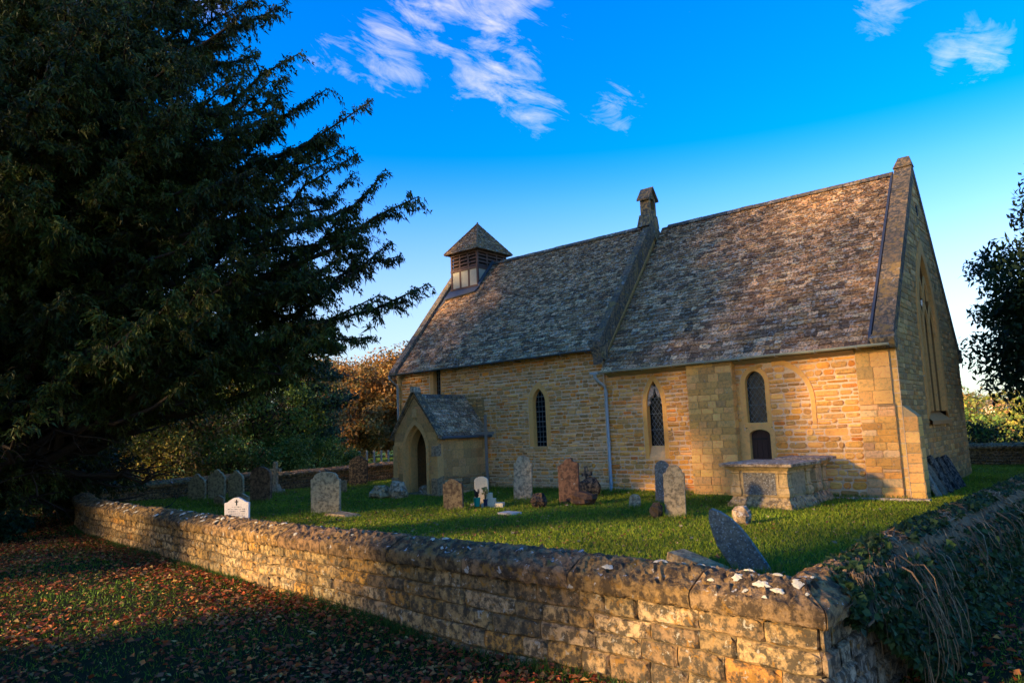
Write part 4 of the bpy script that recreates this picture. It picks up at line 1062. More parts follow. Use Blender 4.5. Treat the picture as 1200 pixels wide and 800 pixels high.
def slab_mesh(pts, th, col, bevel=.012, rough=.006):
    g = G(); cx = sum(p[0] for p in pts)/len(pts); cz = sum(p[1] for p in pts)/len(pts); n = len(pts)
    pts = [(x+jit(rough), z+jit(rough)) for x, z in pts]
    wmx = max(abs(p[0]-cx) for p in pts); hmx = max(abs(p[1]-cz) for p in pts)
    ins = [(cx+(x-cx)*(1-bevel/wmx), cz+(z-cz)*(1-bevel/hmx)) for x, z in pts]
    h = th/2
    V = [(x, -h, z) for x, z in ins]+[(x, -h+bevel, z) for x, z in pts]+[(x, h-bevel, z) for x, z in pts]+[(x, h, z) for x, z in ins]
    F = [tuple(range(n))]+[(r*n+i, (r+1)*n+i, (r+1)*n+(i+1) % n, r*n+(i+1) % n) for r in range(3) for i in range(n)]+[tuple(3*n+i for i in range(n))[::-1]]
    g.add(V, F, col); return g
def pxground(x, y, z=0.0):
    d = Fv+R2*(x-600)/FPX-U2*(y-400)/FPX; t = (z-CAM[2])/d[2]; p = CAM+d*t; return p, FPX/t
GRAVES = []
def stone_at(px, py, wpx, hpx, kind, m, col, label, rz=25, tilt=0, lean=0, th=.10, name='gravestone', group='gravestones in the churchyard', z=0.0):
    p, s = pxground(px, py, z); z0 = z; GRAVES.append((p[0], p[1], wpx/s*.75))
    w_ = wpx/s/max(.5, math.cos(rad(rz)-math.atan2(-(p[0]-CAM[0]), p[1]-CAM[1]))); h = hpx/s
    g = slab_mesh(outline(kind, w_, h), th, col)
    o = build(name, g, m); o.location = (p[0], p[1], z0); o.rotation_euler = (rad(lean), rad(tilt), rad(rz))
    tag(o, label, 'gravestone', group); return o
GY, GB, GR = (.30, .28, .23), (.24, .20, .14), (.22, .12, .085)
stone_at(231, 586, 18, 31, 'pointed', M_grave, (.25, .25, .19), 'greenish pointed-shoulder gravestone, leftmost of the row before the far wall', 24)
stone_at(254, 586, 18, 36, 'pointed', M_grave, (.26, .26, .20), 'tall greenish gravestone with peaked top, second in the row from the yew tree', 26, 1)
stone_at(277, 585, 16, 34, 'pointed', M_grave, (.29, .29, .22), 'grey-green gravestone with small knob top, between its peaked twin and the red-brown round one', 22)
stone_at(306, 586, 23, 39, 'round', M_gravered, (.19, .13, .085), 'reddish brown round-topped gravestone beside the standing stone cross', 28, th=.14)
stone_at(257, 592, 11, 12, 'gable', M_grave, GB, 'tiny low gravestone with peaked top at the foot of the greenish pair', 20)
stone_at(284, 592, 14, 14, 'gable', M_grave, GY, 'small peaked stone showing just above the white inscribed headstone', 20)
stone_at(382, 601, 33, 48, 'clipped', M_grave, (.27, .27, .22), 'broad grey lichen-blotched gravestone standing alone in leaf-strewn grass', 30, th=.12)
stone_at(399, 578, 14, 15, 'flat', M_grave, GB, 'squat brown stone stump behind the broad lichen-blotched gravestone', 25)
stone_at(420, 568, 21, 34, 'camber', M_gravedark, (.07, .065, .055), 'almost black speckled gravestone standing before the far wall near the porch', 30, 2)
stone_at(532, 597, 23, 36, 'camber', M_gravered, (.125, .108, .075), 'dark brown square-shouldered gravestone in front of the porch side wall', 28, -1)
stone_at(613, 585, 22, 51, 'shoulder', M_grave, (.33, .30, .24), 'tall pale gravestone crusted with grey lichen below the arched nave window', 30, 2, -2, .12)
stone_at(668, 590, 24, 53, 'rusty', M_gravered, (.13, .08, .058), 'rusty red-brown gravestone with broken stepped top above a brown earth mound', 24, 0, 0, .14)
stone_at(777, 589, 17, 49, 'round', M_slab, (.17, .155, .135), 'smooth dark slate gravestone with round top, half hidden behind a mossy one', 24, 2, 0, .07)
stone_at(792, 605, 25, 60, 'shoulder', M_grave, (.26, .23, .17), 'brown mossy round-shouldered gravestone overlapping the dark slate one', 26, 1, 0, .13)
stone_at(744, 595, 13, 16, 'round', M_grave, GY, 'small rounded footstone alone in grass in front of the blue downpipe side of the chancel', 20, 4)
# white inscribed headstone
p, s_ = pxground(278, 621)
wh = thing('inscribed_headstone', 'white headstone with engraved cross and lines of lettering just behind the front wall', 'gravestone', (p[0], p[1], 0), rad(36), 'gravestones in the churchyard')
ww, hh = 29/s_*1.02, 38/s_
build('tablet', slab_mesh(outline('camber', ww, hh), .08, (.52, .53, .58), .006, .0), M_pale, wh)
g = G(); g.box(-.012, .012, -.044, -.0405, hh*.76, hh*.93); g.box(-.04, .04, -.0445, -.041, hh*.855, hh*.885)
build('engraved_cross', g, M_iron, wh)
g = G()
for r in range(7):
    zz = hh*.70-r*.048; x = -ww*.36+(.06 if r in (0, 5) else 0)*1.0+R_.random()*.03
    xe = -x
    while x < xe:
        l = R_.uniform(.008, .02); g.box(x, x+l*.6, -.0435, -.0405, zz, zz+R_.uniform(.012, .022)); x += l*1.25+(.018 if R_.random() < .18 else 0)
build('lettering', g, M_gravedark, wh)
# leaning slate slab by the front wall
p, s_ = pxground(884, 668)
o = build('gravestone', slab_mesh(outline('almond', .41, 1.0), .09, (.17, .165, .145), .012, .014), M_slab)
o.location = (p[0]+.02, p[1]+.05, -.08); o.rotation_euler = (rad(8), rad(-30), rad(12)); tag(o, 'grey slate gravestone leaning steeply left behind the front wall corner', 'gravestone', 'gravestones in the churchyard')
# standing crosses
def cross(px, py, hpx, m, col, label, rz, tilt=0, base=True, w=.42, t=.09):
    p, s = pxground(px, py); h = hpx/s
    t_ = thing('stone_cross', label, 'gravestone', (p[0], p[1], 0), rad(rz)); t_.rotation_euler = (0, rad(tilt), rad(rz))
    b0 = .26 if base else 0
    g = G(); a = t/2+.01; za = h*.72
    pts = [(-a*1.15, b0-.05), (a*1.15, b0-.05), (a, za-.06), (w/2, za-.05), (w/2, za+.06), (a, za+.07), (a*.95, h), (-a*.95, h), (-a, za+.07), (-w/2, za+.06), (-w/2, za-.05), (-a, za-.06)]
    n = len(pts); V = [(x, -a, z) for x, z in pts]+[(x, a, z) for x, z in pts]
    g.add(V, [(i, n+i, n+(i+1) % n, (i+1) % n) for i in range(n)]+[(0, 1, 2, 11), (2, 5, 8, 11), (2, 3, 4, 5), (8, 9, 10, 11), (5, 6, 7, 8)]+[tuple(n+q for q in f)[::-1] for f in ((0, 1, 2, 11), (2, 5, 8, 11), (2, 3, 4, 5), (8, 9, 10, 11), (5, 6, 7, 8))], col)
    build('shaft', g, m, t_)
    if base:
        build('step', G().hexa([(-.28, -.22, -.05), (.28, -.22, -.05), (.28, .22, -.05), (-.28, .22, -.05), (-.25, -.2, .12), (.25, -.2, .12), (.25, .2, .12), (-.25, .2, .12)], col), m, t_)
        build('socket', G().hexa([(-.17, -.14, .12), (.17, -.14, .12), (.17, .14, .12), (-.17, .14, .12), (-.11, -.09, .30), (.11, -.09, .30), (.11, .09, .30), (-.11, .09, .30)], col), m, t_)
    return t_
cross(323, 577, 36, M_grave, (.22, .21, .17), 'weathered stone cross on a stepped base beside the reddish round gravestone', 22, 0, True, .44, .11)
cr = cross(692, 580, 34, M_gravedark, (.17, .15, .13), 'small dark stone cross leaning on a rounded stone behind the rusty gravestone', 25, -7, False, .30, .08)

def lump(name, px, py, wpx, hpx, m, col, label, cat, seed, group=None, flat=0, z=0.0, parent=None, dims=None, rz=20):
    """an uneven rock: a displaced ball with facets"""
    p, s = pxground(px, py, z); w_, h = (wpx/s, hpx/s)
    rs = random.Random(seed); g = G(); n, m_ = 10, 6; V = []
    for j in range(m_+1):
        q = math.pi*j/m_
        for i in range(n):
            a = 2*math.pi*i/n; r = 1+rs.uniform(-.22, .2)*(0 < j < m_)
            bx = math.copysign(abs(math.cos(a))**.8, math.cos(a)); by_ = math.copysign(abs(math.sin(a))**.8, math.sin(a))
            V.append((bx*math.sin(q)**.7*r*w_/2, by_*math.sin(q)**.7*r*w_/2*.8, (math.cos(q)*.55*r+.42)*h))
    g.add(V, [(j*n+i, (j+1)*n+i, (j+1)*n+(i+1) % n, j*n+(i+1) % n) for j in range(m_) for i in range(n)], col)
    o = build(name, g, m); o.location = (p[0], p[1], z); o.rotation_euler = (0, 0, rad(rz))
    if cat: tag(o, label, cat, group)
    return o
PG = 'rough stones lying about the graves'
lump('broken_stone', 446, 583, 24, 15, M_lid, (.36, .30, .2), 'pale lichen-crusted broken stone left of the porch', 'stone', 1, PG)
lump('broken_stone', 468, 583, 22, 20, M_lid, (.38, .32, .25), 'pale lump of stone standing right at the porch left corner', 'stone', 2, PG)
lump('broken_stone', 499, 579, 15, 11, M_lid, (.22, .18, .14), 'low mossy stone at the right foot of the porch arch', 'stone', 3, PG)
lump('flat_stone', 457, 582, 14, 5, M_pale, (.34, .31, .25), 'thin flat stone lying between the two pale lumps by the porch', 'stone', 4, PG)
lump('broken_stone', 631, 594, 19, 17, M_gravedark, (.10, .065, .045), 'dark brown knobbly stone with white spots by the tall lichened gravestone', 'stone', 5, PG)
lump('broken_stone', 870, 613, 21, 21, M_lid, (.30, .25, .2), 'white and brown mottled rock in the grass in front of the chest tomb', 'stone', 6, PG)
lump('earth_mound', 682, 590, 36, 15, M_gravered, (.10, .06, .035), 'brown earthy mound heaped at the foot of the rusty gravestone', 'mound', 7)
lump('rounded_stone', 692, 580, 26, 22, M_gravedark, (.10, .085, .07), 'dark rounded stone under the small leaning cross', 'stone', 8, PG)
lump('dry_grass_tuft', 770, 606, 16, 18, M_stem, (.09, .06, .03), 'brown dead tuft at the foot of the mossy round-shouldered gravestone', 'plant', 9)
p, s_ = pxground(597, 602)
o = build('ledger_stone', G().hexa([(-.24, -.17, -.04), (.22, -.19, -.04), (.25, .16, -.04), (-.2, .19, -.04), (-.23, -.16, .045), (.21, -.18, .04), (.24, .15, .045), (-.19, .18, .05)], (.42, .40, .38)), M_pale); o.location = p; tag(o, 'small pale flat stone lying in grass before the cream headstone', 'stone', PG)
p, s_ = pxground(403, 603)
o = build('ledger_stone', G().hexa([(-.5, -.3, -.04), (.42, -.26, -.04), (.5, .2, -.04), (-.4, .25, -.04), (-.42, -.24, .05), (.3, -.2, .03), (.38, .14, .03), (-.35, .2, .06)], (.26, .23, .17)), M_grave); o.location = p; tag(o, 'low earthy slab at the foot of the broad lichen-blotched gravestone', 'stone', PG)
p, s_ = pxground(818, 664)
o = build('fallen_slab', G().hexa([(-.48, -.12, -.1), (.42, -.16, -.1), (.44, .14, -.1), (-.40, .2, -.1), (-.44, -.08, .16), (.40, -.12, .03), (.42, .1, .04), (-.36, .17, .18)], (.30, .24, .15)), M_grave); o.location = p; o.rotation_euler = (0, 0, rad(-12)); tag(o, 'brown wedge-shaped fallen slab left of the steeply leaning slate gravestone', 'stone', PG)
p, s_ = pxground(816, 577)
o = build('flat_stone', G().hexa([(-.35, -.12, -.04), (.35, -.12, -.04), (.35, .12, -.04), (-.35, .12, -.04), (-.33, -.1, .03), (.33, -.1, .03), (.33, .1, .03), (-.33, .1, .03)], (.2, .16, .12)), M_grave); o.location = (p[0], p[1]-.35, 0); tag(o, 'low kerb stone in the grass against the foot of the broad buttress', 'stone', PG)
p, s_ = pxground(0, 0) if False else (None, None)
o = build('kerb_edging', G().hexa([(-1.9, -.24, -.04), (.42, -.26, -.04), (.42, -.08, -.04), (-1.9, -.09, -.04), (-1.9, -.23, .035), (.4, -.25, .03), (.4, -.09, .035), (-1.9, -.1, .04)], (.38, .36, .32)), M_lid); tag(o, 'low lichened kerb running along the foot of the chancel wall corner', 'kerb')
# cream headstone with base, pot and vase
p, s_ = pxground(565, 592)
cm = thing('cream_headstone', 'clean cream headstone with rounded shoulders on a low base by the porch', 'gravestone', (p[0], p[1], 0), rad(30), 'gravestones in the churchyard')
build('tablet', slab_mesh(outline('flatround', .36, .74), .10, (.48, .45, .36), .008, .0), M_pale, cm)
build('base', G().box(-.27, .27, -.16, .14, -.05, .06, (.36, .34, .28)), M_pale, cm)
p2, s_ = pxground(563, 594)
pot = thing('flower_pot', 'green plastic pot of dried flowers in front of the cream headstone', 'flower pot', (p2[0]-.02, p2[1]-.1, 0))
build('pot', G().tube([(0, 0, .03), (0, 0, .25), (0, 0, .25)], [.07, .095, .085], 12), M_green, pot)
g = G()
for k in range(26):
    a = R_.uniform(0, 6.28); r = R_.uniform(.02, .09); z = R_.uniform(.3, .46); g.tube([(0, 0, .22), (r*.5*math.cos(a), r*.5*math.sin(a), z*.8), (r*math.cos(a), r*math.sin(a), z)], [.006, .005, .016], 4, (.13, .07, .04))
build('dried_flowers', g, M_stem, pot)
p3, _ = pxground(577, 593)
st = thing('stepped_plinth', 'small pale two-stepped stone plinth right of the cream headstone', 'plinth', (p3[0], p3[1], 0), rad(30))
build('lower_step', G().box(-.26, .3, -.15, .15, -.04, .09, (.42, .40, .33)), M_pale, st); build('upper_step', G().box(-.2, .08, -.13, .13, .09, .20, (.44, .42, .34)), M_pale, st); build('block', G().box(-.16, .0, -.1, .1, .20, .34, (.44, .42, .35)), M_pale, st)
vs = thing('flower_vase', 'dark blue vase of yellow flowers beside the stepped plinth', 'vase', (p3[0]-.03, p3[1]-.22, 0))
build('vase', G().tube([(0, 0, 0), (0, 0, .12), (0, 0, .2)], [.045, .05, .065], 10), M_navy, vs)
g = G()
for k in range(16):
    a = R_.uniform(0, 6.28); r = R_.uniform(.02, .12); z = R_.uniform(.34, .50); g.tube([(0, 0, .16), (r*.5*math.cos(a), r*.5*math.sin(a), z-.08)], .004, 3, (.05, .09, .02)); g.tube([(r*math.cos(a)*.8, r*math.sin(a)*.8, z-.025), (r*math.cos(a)*.8, r*math.sin(a)*.8, z+.02)], [.025, .03], 6, (.55, .42, .12))
build('flowers', g, M_stem, vs)
# tall grey cross of wood by the porch gutter
p, s_ = pxground(562, 574)
wc = thing('wooden_cross', 'tall thin grey wooden cross standing against the porch side wall', 'cross', (PX1+.42, -.62, 0), rad(38))
hgt_c = 2.45
build('upright', G().box(-.045, .045, -.04, .04, -.1, hgt_c, (.3, .25, .18)), M_post, wc)
build('crossbar', G().box(-.36, .28, -.03, .03, 1.80, 1.89, (.3, .25, .18)), M_post, wc)
# leaning slabs along the east wall
for k, (y, h_, w_, tl, lab) in enumerate(((.72, .80, .40, 4, 'rough grey-white gravestone, nearest of those stacked leaning on the east gable'), (1.2, .72, .48, 0, 'broad brown gravestone second along the foot of the east gable'),
      (1.85, .82, .44, -3, 'dark tall gravestone third along, in the middle of those leaning on the east gable'), (2.55, .74, .38, 3, 'narrow dark gravestone fourth along the foot of the east gable'), (3.2, .76, .36, -4, 'thin dark gravestone farthest along the east gable wall'))):
    o = build('leaning_gravestone', slab_mesh(outline(('clipped', 'round', 'shoulder', 'round', 'flatround')[k], w_, h_+.12), .10, [(.26, .25, .23), (.17, .14, .11), (.14, .13, .12), (.12, .11, .10), (.12, .11, .11)][k], .015, .02), M_grave if k < 2 else M_gravedark)
    o.location = (.42+.02*k, y, 0); o.rotation_euler = (rad(-24-2*(k % 2)), rad(tl), rad(90+(4-3*k))); tag(o, lab, 'gravestone', 'gravestones leaning on the east gable')

# ------------------------------------------------------------------ chest tombs
def tier(g, x0, x1, y0, y1, z0, z1, f0, f1, c):
    g.hexa([(x0-f0, y0-f0, z0), (x1+f0, y0-f0, z0), (x1+f0, y1+f0, z0), (x0-f0, y1+f0, z0), (x0-f1, y0-f1, z1), (x1+f1, y0-f1, z1), (x1+f1, y1+f1, z1), (x0-f1, y1+f1, z1)], c)
def chest(loc, rz, X, Y, label, H=.95):
    t = thing('chest_tomb', label, 'tomb', loc, rad(rz), 'carved chest tombs before the chancel')
    x, y = X/2, Y/2; tc_ = (.32, .255, .15)
    g = G(); tier(g, -x, x, -y, y, -.1, .10, .04, .03, tc_); tier(g, -x, x, -y, y, .10, .17, .015, -.03, tc_); tier(g, -x, x, -y, y, .17, .24, -.035, -.06, tc_)
    build('plinth', g, M_plinth, t)
    g = G(); tier(g, -x, x, -y, y, .24, H-.12, -.10, -.10, tc_)
    build('body', g, M_tomb, t)
    for sx in (-1, 1):
        for sy in (-1, 1):
            g = G(); cx, cy = sx*(x-.16), sy*(y-.16); zz = [.24, .27, .33, .40, .44, .47, .5, H-.22, H-.19, H-.16, H-.13]; rr = [.095, .125, .14, .125, .10, .12, .09, .09, .12, .105, .13]
            for k in range(len(zz)-1): g.hexa([(cx-rr[k], cy-rr[k], zz[k]), (cx+rr[k], cy-rr[k], zz[k]), (cx+rr[k], cy+rr[k], zz[k]), (cx-rr[k], cy+rr[k], zz[k]), (cx-rr[k+1], cy-rr[k+1], zz[k+1]), (cx+rr[k+1], cy-rr[k+1], zz[k+1]), (cx+rr[k+1], cy+rr[k+1], zz[k+1]), (cx-rr[k+1], cy+rr[k+1], zz[k+1])], tc_)
            build('baluster', g, M_tomb, t)
    if X > 1.2:
        build('inscription_panel', G().box(-x+.34, x-.34, -y+.07, -y+.12, .29, H-.19, (.17, .16, .14)), M_slab, t)
        build('panel_frame', G().box(-x+.28, x-.28, -y+.08, -y+.11, .25, H-.14, tc_), M_tomb, t)
    build('side_panel', G().box(x-.12, x-.085, -y+.3, y-.3, .30, H-.2, (.24, .20, .14)), M_tomb, t)
    g = G(); tier(g, -x, x, -y, y, H-.13, H-.08, -.03, .02, tc_); tier(g, -x, x, -y, y, H-.08, H-.05, .02, .06, tc_)
    build('cornice', g, M_tomb, t)
    # worn lid slab
    g = G(); n = 14; m = 9; V = []; rs = random.Random(int(X*100))
    for i in range(n+1):
        for j in range(m+1):
            u, v = i/n*2-1, j/m*2-1; e = max(abs(u), abs(v))
            V.append((u*(x+.13)+rs.uniform(-.012, .012), v*(y+.13)+rs.uniform(-.012, .012), H+.035-(.03 if e > .99 else 0)+rs.uniform(-.008, .008)))
    k0 = len(V); edge = [(i, 0) for i in range(n)]+[(n, j) for j in range(m)]+[(i, m) for i in range(n, 0, -1)]+[(0, j) for j in range(m, 0, -1)]
    F = [(i*(m+1)+j, (i+1)*(m+1)+j, (i+1)*(m+1)+j+1, i*(m+1)+j+1) for i in range(n) for j in range(m)]
    for i, j in edge:
        q = V[i*(m+1)+j]; V.append((q[0]*.985, q[1]*.985, H-.05))
    ne = len(edge)
    for k in range(ne):
        a = edge[k][0]*(m+1)+edge[k][1]; b = edge[(k+1) % ne]; b = b[0]*(m+1)+b[1]; F.append((k0+k, k0+(k+1) % ne, b, a))
    F.append(tuple(k0+k for k in range(ne))[::-1])
    g.add(V, F, (.30, .25, .20)); build('lid', g, M_lid, t)
    return t
chest((-2.33, -2.12, 0), -7, 1.44, 1.20, 'large chest tomb with dark inscription panel and lichened lid, nearer of two')
chest((-2.02, -.78, 0), -4, .86, .74, 'smaller pedestal tomb with moulded corners partly hidden behind the large one', .98)

# ------------------------------------------------------------------ leaves, grass, trees
def rnd_dirs(n, rng=NP):
    v = rng.normal(size=(n, 3)); return v/np.linalg.norm(v, axis=1, keepdims=True)
def leaf_quads(P, D, Nn, ln, wd, fold=.25):
    """lozenge leaves: P base (n,3), D direction, Nn facing, ln length (n,), wd half width (n,)"""
    n = len(P); S = np.cross(D, Nn); S /= np.linalg.norm(S, axis=1, keepdims=True)+1e-9; Nz = np.cross(S, D)
    ln = np.broadcast_to(ln, (n,))[:, None]; wd = np.broadcast_to(wd, (n,))[:, None]
    a = P; b = P+D*ln*.45+S*wd+Nz*wd*fold; c = P+D*ln; d = P+D*ln*.45-S*wd+Nz*wd*fold
    V = np.stack([a, b, c, d], 1).reshape(-1, 3); F = np.arange(n*4).reshape(n, 4)
    return V, F
def tri_cards(P, D, Nn, ln, wd):
    n = len(P); S = np.cross(D, Nn); S /= np.linalg.norm(S, axis=1, keepdims=True)+1e-9
    ln = np.broadcast_to(ln, (n,))[:, None]; wd = np.broadcast_to(wd, (n,))[:, None]
    V = np.stack([P-S*wd, P+S*wd, P+D*ln], 1).reshape(-1, 3); return V, np.arange(n*3).reshape(n, 3)
def palcol(pal, n, j=.25, rng=NP):
    c = np.array(pal)[rng.integers(0, len(pal), n)]; return np.clip(c*(1+rng.uniform(-j, j, (n, 1))), 0, 1)

def limb(g, a, b, r0, r1, sag=0.0, seg=6, wob=.08, k=5, rs=R_):
    a, b = np.array(a, float), np.array(b, float); L_ = np.linalg.norm(b-a); pts = []
    for i in range(seg+1):
        t = i/seg; p = a+(b-a)*t; p[2] += sag*4*t*(1-t); 
        if 0 < i < seg: p = p+np.array([rs.uniform(-1, 1) for _ in range(3)])*wob*L_*.3
        pts.append(p)
    g.tube(pts, [lerp(r0, r1, i/seg) for i in range(seg+1)], k, (.06, .045, .03), cap=False); return pts

def leafy_tree(name, label, base, H, crown, nleaf, lsz, pal, clumps=40, trunk=.2, seed=1, group=None, low=.25, cat='tree', squash=1.0, keep=None, ring=.62, clr=.28, wide=.36, stems=1, m=None):
    """trunk and limbs out to clumps of leaf-sized faces spread through the crown. crown = (rx, ry)"""
    rng = np.random.default_rng(seed); rs = random.Random(seed)
    t = thing(name, label, cat, tuple(base), 0, group)
    rx, ry = crown; z0 = H*low; zc_ = (H+z0)/2; rz = (H-z0)/2
    C_ = []
    while len(C_) < clumps:
        v = rng.normal(size=3); v /= np.linalg.norm(v); r = ring+(1-ring)*rng.random()**.6
        p = np.array([v[0]*rx*r, v[1]*ry*r, zc_+v[2]*rz*r]); C_.append(p*np.array([1, 1, 1]))
    C_ = np.array(C_); sc = rng.uniform(.65, 1.35, clumps)*clr*min(rx, rz*1.2)
    tg = G(); top = (0, 0, z0+rz*.9)
    for s_ in range(stems):
        o_ = (0, 0, -.2) if stems == 1 else (rs.uniform(-.2, .2)*rx, rs.uniform(-.2, .2)*ry, -.1)
        tp = top if stems == 1 else (o_[0]*2.4, o_[1]*2.4, z0+rz*rs.uniform(.5, 1))
        limb(tg, o_, tp, trunk, trunk*.35, 0, 7, .07, 8, rs)
    for c in C_:
        f = rs.uniform(.15, .8); st_ = np.array([0, 0, z0*.6+f*(c[2]-z0*.6)*.7]); limb(tg, st_, c, trunk*.28, .012, rs.uniform(-.05, .12)*rz, 4, .1, 4, rs)
    build('trunk', tg, M_bark, t, True)
    idx = rng.integers(0, clumps, nleaf); d = rnd_dirs(nleaf, rng); r = rng.random(nleaf)**.45
    P = C_[idx]+d*(r*sc[idx])[:, None]*np.array([1.15, 1.15, .75*squash])
    D = rnd_dirs(nleaf, rng); D[:, 2] -= .35; D /= np.linalg.norm(D, axis=1, keepdims=True)
    Nn2 = rnd_dirs(nleaf, rng)*.7+np.array([0, 0, 1.0]); Nn2 += d*.5
    if keep is not None:
        k = keep(P+np.array(base)); P, D, Nn2, idx = P[k], D[k], Nn2[k], idx[k]
    n = len(P); V, F = leaf_quads(P, D, Nn2, lsz*rng.uniform(.6, 1.3, n), lsz*wide*rng.uniform(.7, 1.2, n))
    tone = rng.uniform(.7, 1.3, clumps)[idx][:, None]; hue = rng.integers(0, len(pal), clumps)[idx]
    mixc = rng.random(n) < .55; cc = np.where(mixc[:, None], np.array(pal)[hue], palcol(pal, n, 0, rng))
    g = G(); g.arr(V, F, np.clip(cc*tone*rng.uniform(.75, 1.25, (n, 1)), 0, 1)); build('crown', g, m or M_leaf, t)
    return t

# --- the yew
def yew():
    rng = np.random.default_rng(5); rs = random.Random(5)
    B = np.array([-20.2, -12.6, -.15])
    t = thing('yew_tree', 'huge dark old yew tree whose drooping boughs fill the side of the churchyard', 'tree', tuple(B))
    tg = G(); limb(tg, (0, 0, -.3), (.3, .2, 13.5), .75, .12, 0, 10, .02, 12, rs)
    limb(tg, (.3, -.3, -.2), (1.4, -.8, 6), .5, .15, 0, 7, .03, 9, rs); limb(tg, (-.3, .3, -.2), (-1.0, 1.0, 7), .5, .15, 0, 7, .03, 9, rs)
    boughs = []
    camd = math.atan2(CAM[1]-B[1], CAM[0]-B[0])
    for i in range(175):
        h0 = rs.uniform(.8, 15.5) if i > 30 else rs.uniform(.6, 3)
        az = camd+rs.uniform(-2.2, 2.2) if rs.random() < .8 else rs.uniform(0, 6.28)
        prof = np.interp(h0, [0, 2, 4, 7, 10, 13, 16], [4.5, 6.5, 8.2, 8.4, 7.0, 5.2, 3.0])
        L_ = prof*rs.uniform(.55, 1.0)
        rise = np.interp(h0, [0, 3, 6, 10, 15], [-.12, .05, .35, .55, .7])*L_+rs.uniform(-.5, .8)
        boughs.append((np.array([.1, .1, h0]), np.array([math.cos(az)*L_, math.sin(az)*L_, h0+rise])))
    NB0 = len(boughs)
    for (px, py, dist, h0) in ((335, 5, 19, 11), (352, 62, 18.5, 9.5), (384, 104, 18.5, 8.5), (436, 118, 18, 7.0), (451, 203, 18, 5.6), (489, 231, 17.5, 4.9), (456, 285, 18, 4.4), (502, 333, 17.5, 3.6), (446, 345, 17.8, 3.6), (455, 250, 19, 5),
                               (436, 395, 18, 3.2), (400, 300, 17, 4.5), (420, 180, 19, 6.5), (330, 90, 18, 9), (300, 20, 18.5, 11), (390, 385, 17.5, 3.3), (365, 400, 17, 2.9), (330, 385, 17, 2.8), (280, 395, 16.5, 2.6), (240, 380, 17, 2.5), (410, 240, 18, 5.2),
                               (375, 330, 18, 4.3), (345, 260, 17, 5.2), (350, 180, 18, 7.2), (310, 300, 16.5, 4.4), (200, 390, 16, 2.4), (150, 400, 16, 2.3), (410, 320, 18.5, 4), (395, 160, 18.6, 7.6), (470, 300, 17.9, 4.3)):
        d = Fv+R2*(px-600)/FPX-U2*(py-400)/FPX; p = CAM+d*dist-B
        boughs.append((np.array([.1, .1, max(.8, h0-1.2)]), p))
    poly = np.array([(-60, -60), (318, -60), (322, 10), (332, 70), (372, 118), (395, 160), (432, 150), (462, 215), (465, 280), (462, 330), (400, 375), (350, 410), (300, 420), (220, 430), (120, 430), (60, 500), (-60, 560)], float)
    cnt = 0
    while cnt < 210:
        px, py = rs.uniform(-60, 440), rs.uniform(-60, 540)
        if not in_poly(np.array([px]), np.array([py]), poly)[0]: continue
        d = Fv+R2*(px-600)/FPX-U2*(py-400)/FPX; p = CAM+d*rs.uniform(14.5, 22.5)-B
        if np.hypot(p[0], p[1]) > 10.5 or p[2] < .5: continue
        h0 = max(.8, min(14.5, p[2]-np.hypot(p[0], p[1])*rs.uniform(.15, .5))); boughs.append((np.array([.1, .1, h0]), p)); cnt += 1
    Ps = []; Ds = []; Ns = []; Cs = []
    pal = np.array([(.048, .068, .010), (.062, .082, .012), (.034, .050, .009), (.080, .094, .014), (.066, .060, .012)])
    def dress(pts, L_, tone, start, dens, bmul):
        ns_ = len(pts)-1; nb = max(3, int(L_*dens))
        for k in range(nb):
            u = start+(1-start)*(k+rng.random())/nb; q = u*ns_; i = min(int(q), ns_-1); p = pts[i]+(pts[i+1]-pts[i])*(q-i); ax_ = pts[i+1]-pts[i]; ax_ = ax_/np.linalg.norm(ax_)
            side = np.cross(ax_, [0, 0, 1]); side = side/(np.linalg.norm(side)+1e-6)
            if rng.random() < .5: side = -side
            dirn = ax_*rng.uniform(.2, 1.0)+side*rng.uniform(.3, 1.0)+np.array([0, 0, rng.uniform(-.5, .35)]); dirn /= np.linalg.norm(dirn)
            bl = bmul*rng.uniform(.45, 1.25)*(1.15-.7*u)
            m = int(bl*30)+4; tt = (np.arange(m)+rng.random(m))/m
            pos = p+dirn*(tt*bl)[:, None]; pos[:, 2] -= (tt**2)*bl*rng.uniform(.15, .7)
            for rep in range(2):
                dd = dirn*.5+side*rng.uniform(-1, 1, (m, 1))+rng.normal(size=(m, 3))*.45+np.array([0, 0, -.95]); dd /= np.linalg.norm(dd, axis=1, keepdims=True)
                Ps.append(pos+rng.normal(size=(m, 3))*.04); Ds.append(dd); Ns.append(rng.normal(size=(m, 3))+np.array([0, 0, .5])); Cs.append(pal[rng.integers(0, 5, m)]*tone*rng.uniform(.7, 1.3, (m, 1)))
            if k % 4 == 0: tg.tube([p, p+dirn*bl*.6, p+dirn*bl+np.array([0, 0, -.2*bl])], [.012, .008, .004], 3, (.05, .04, .03), cap=False)
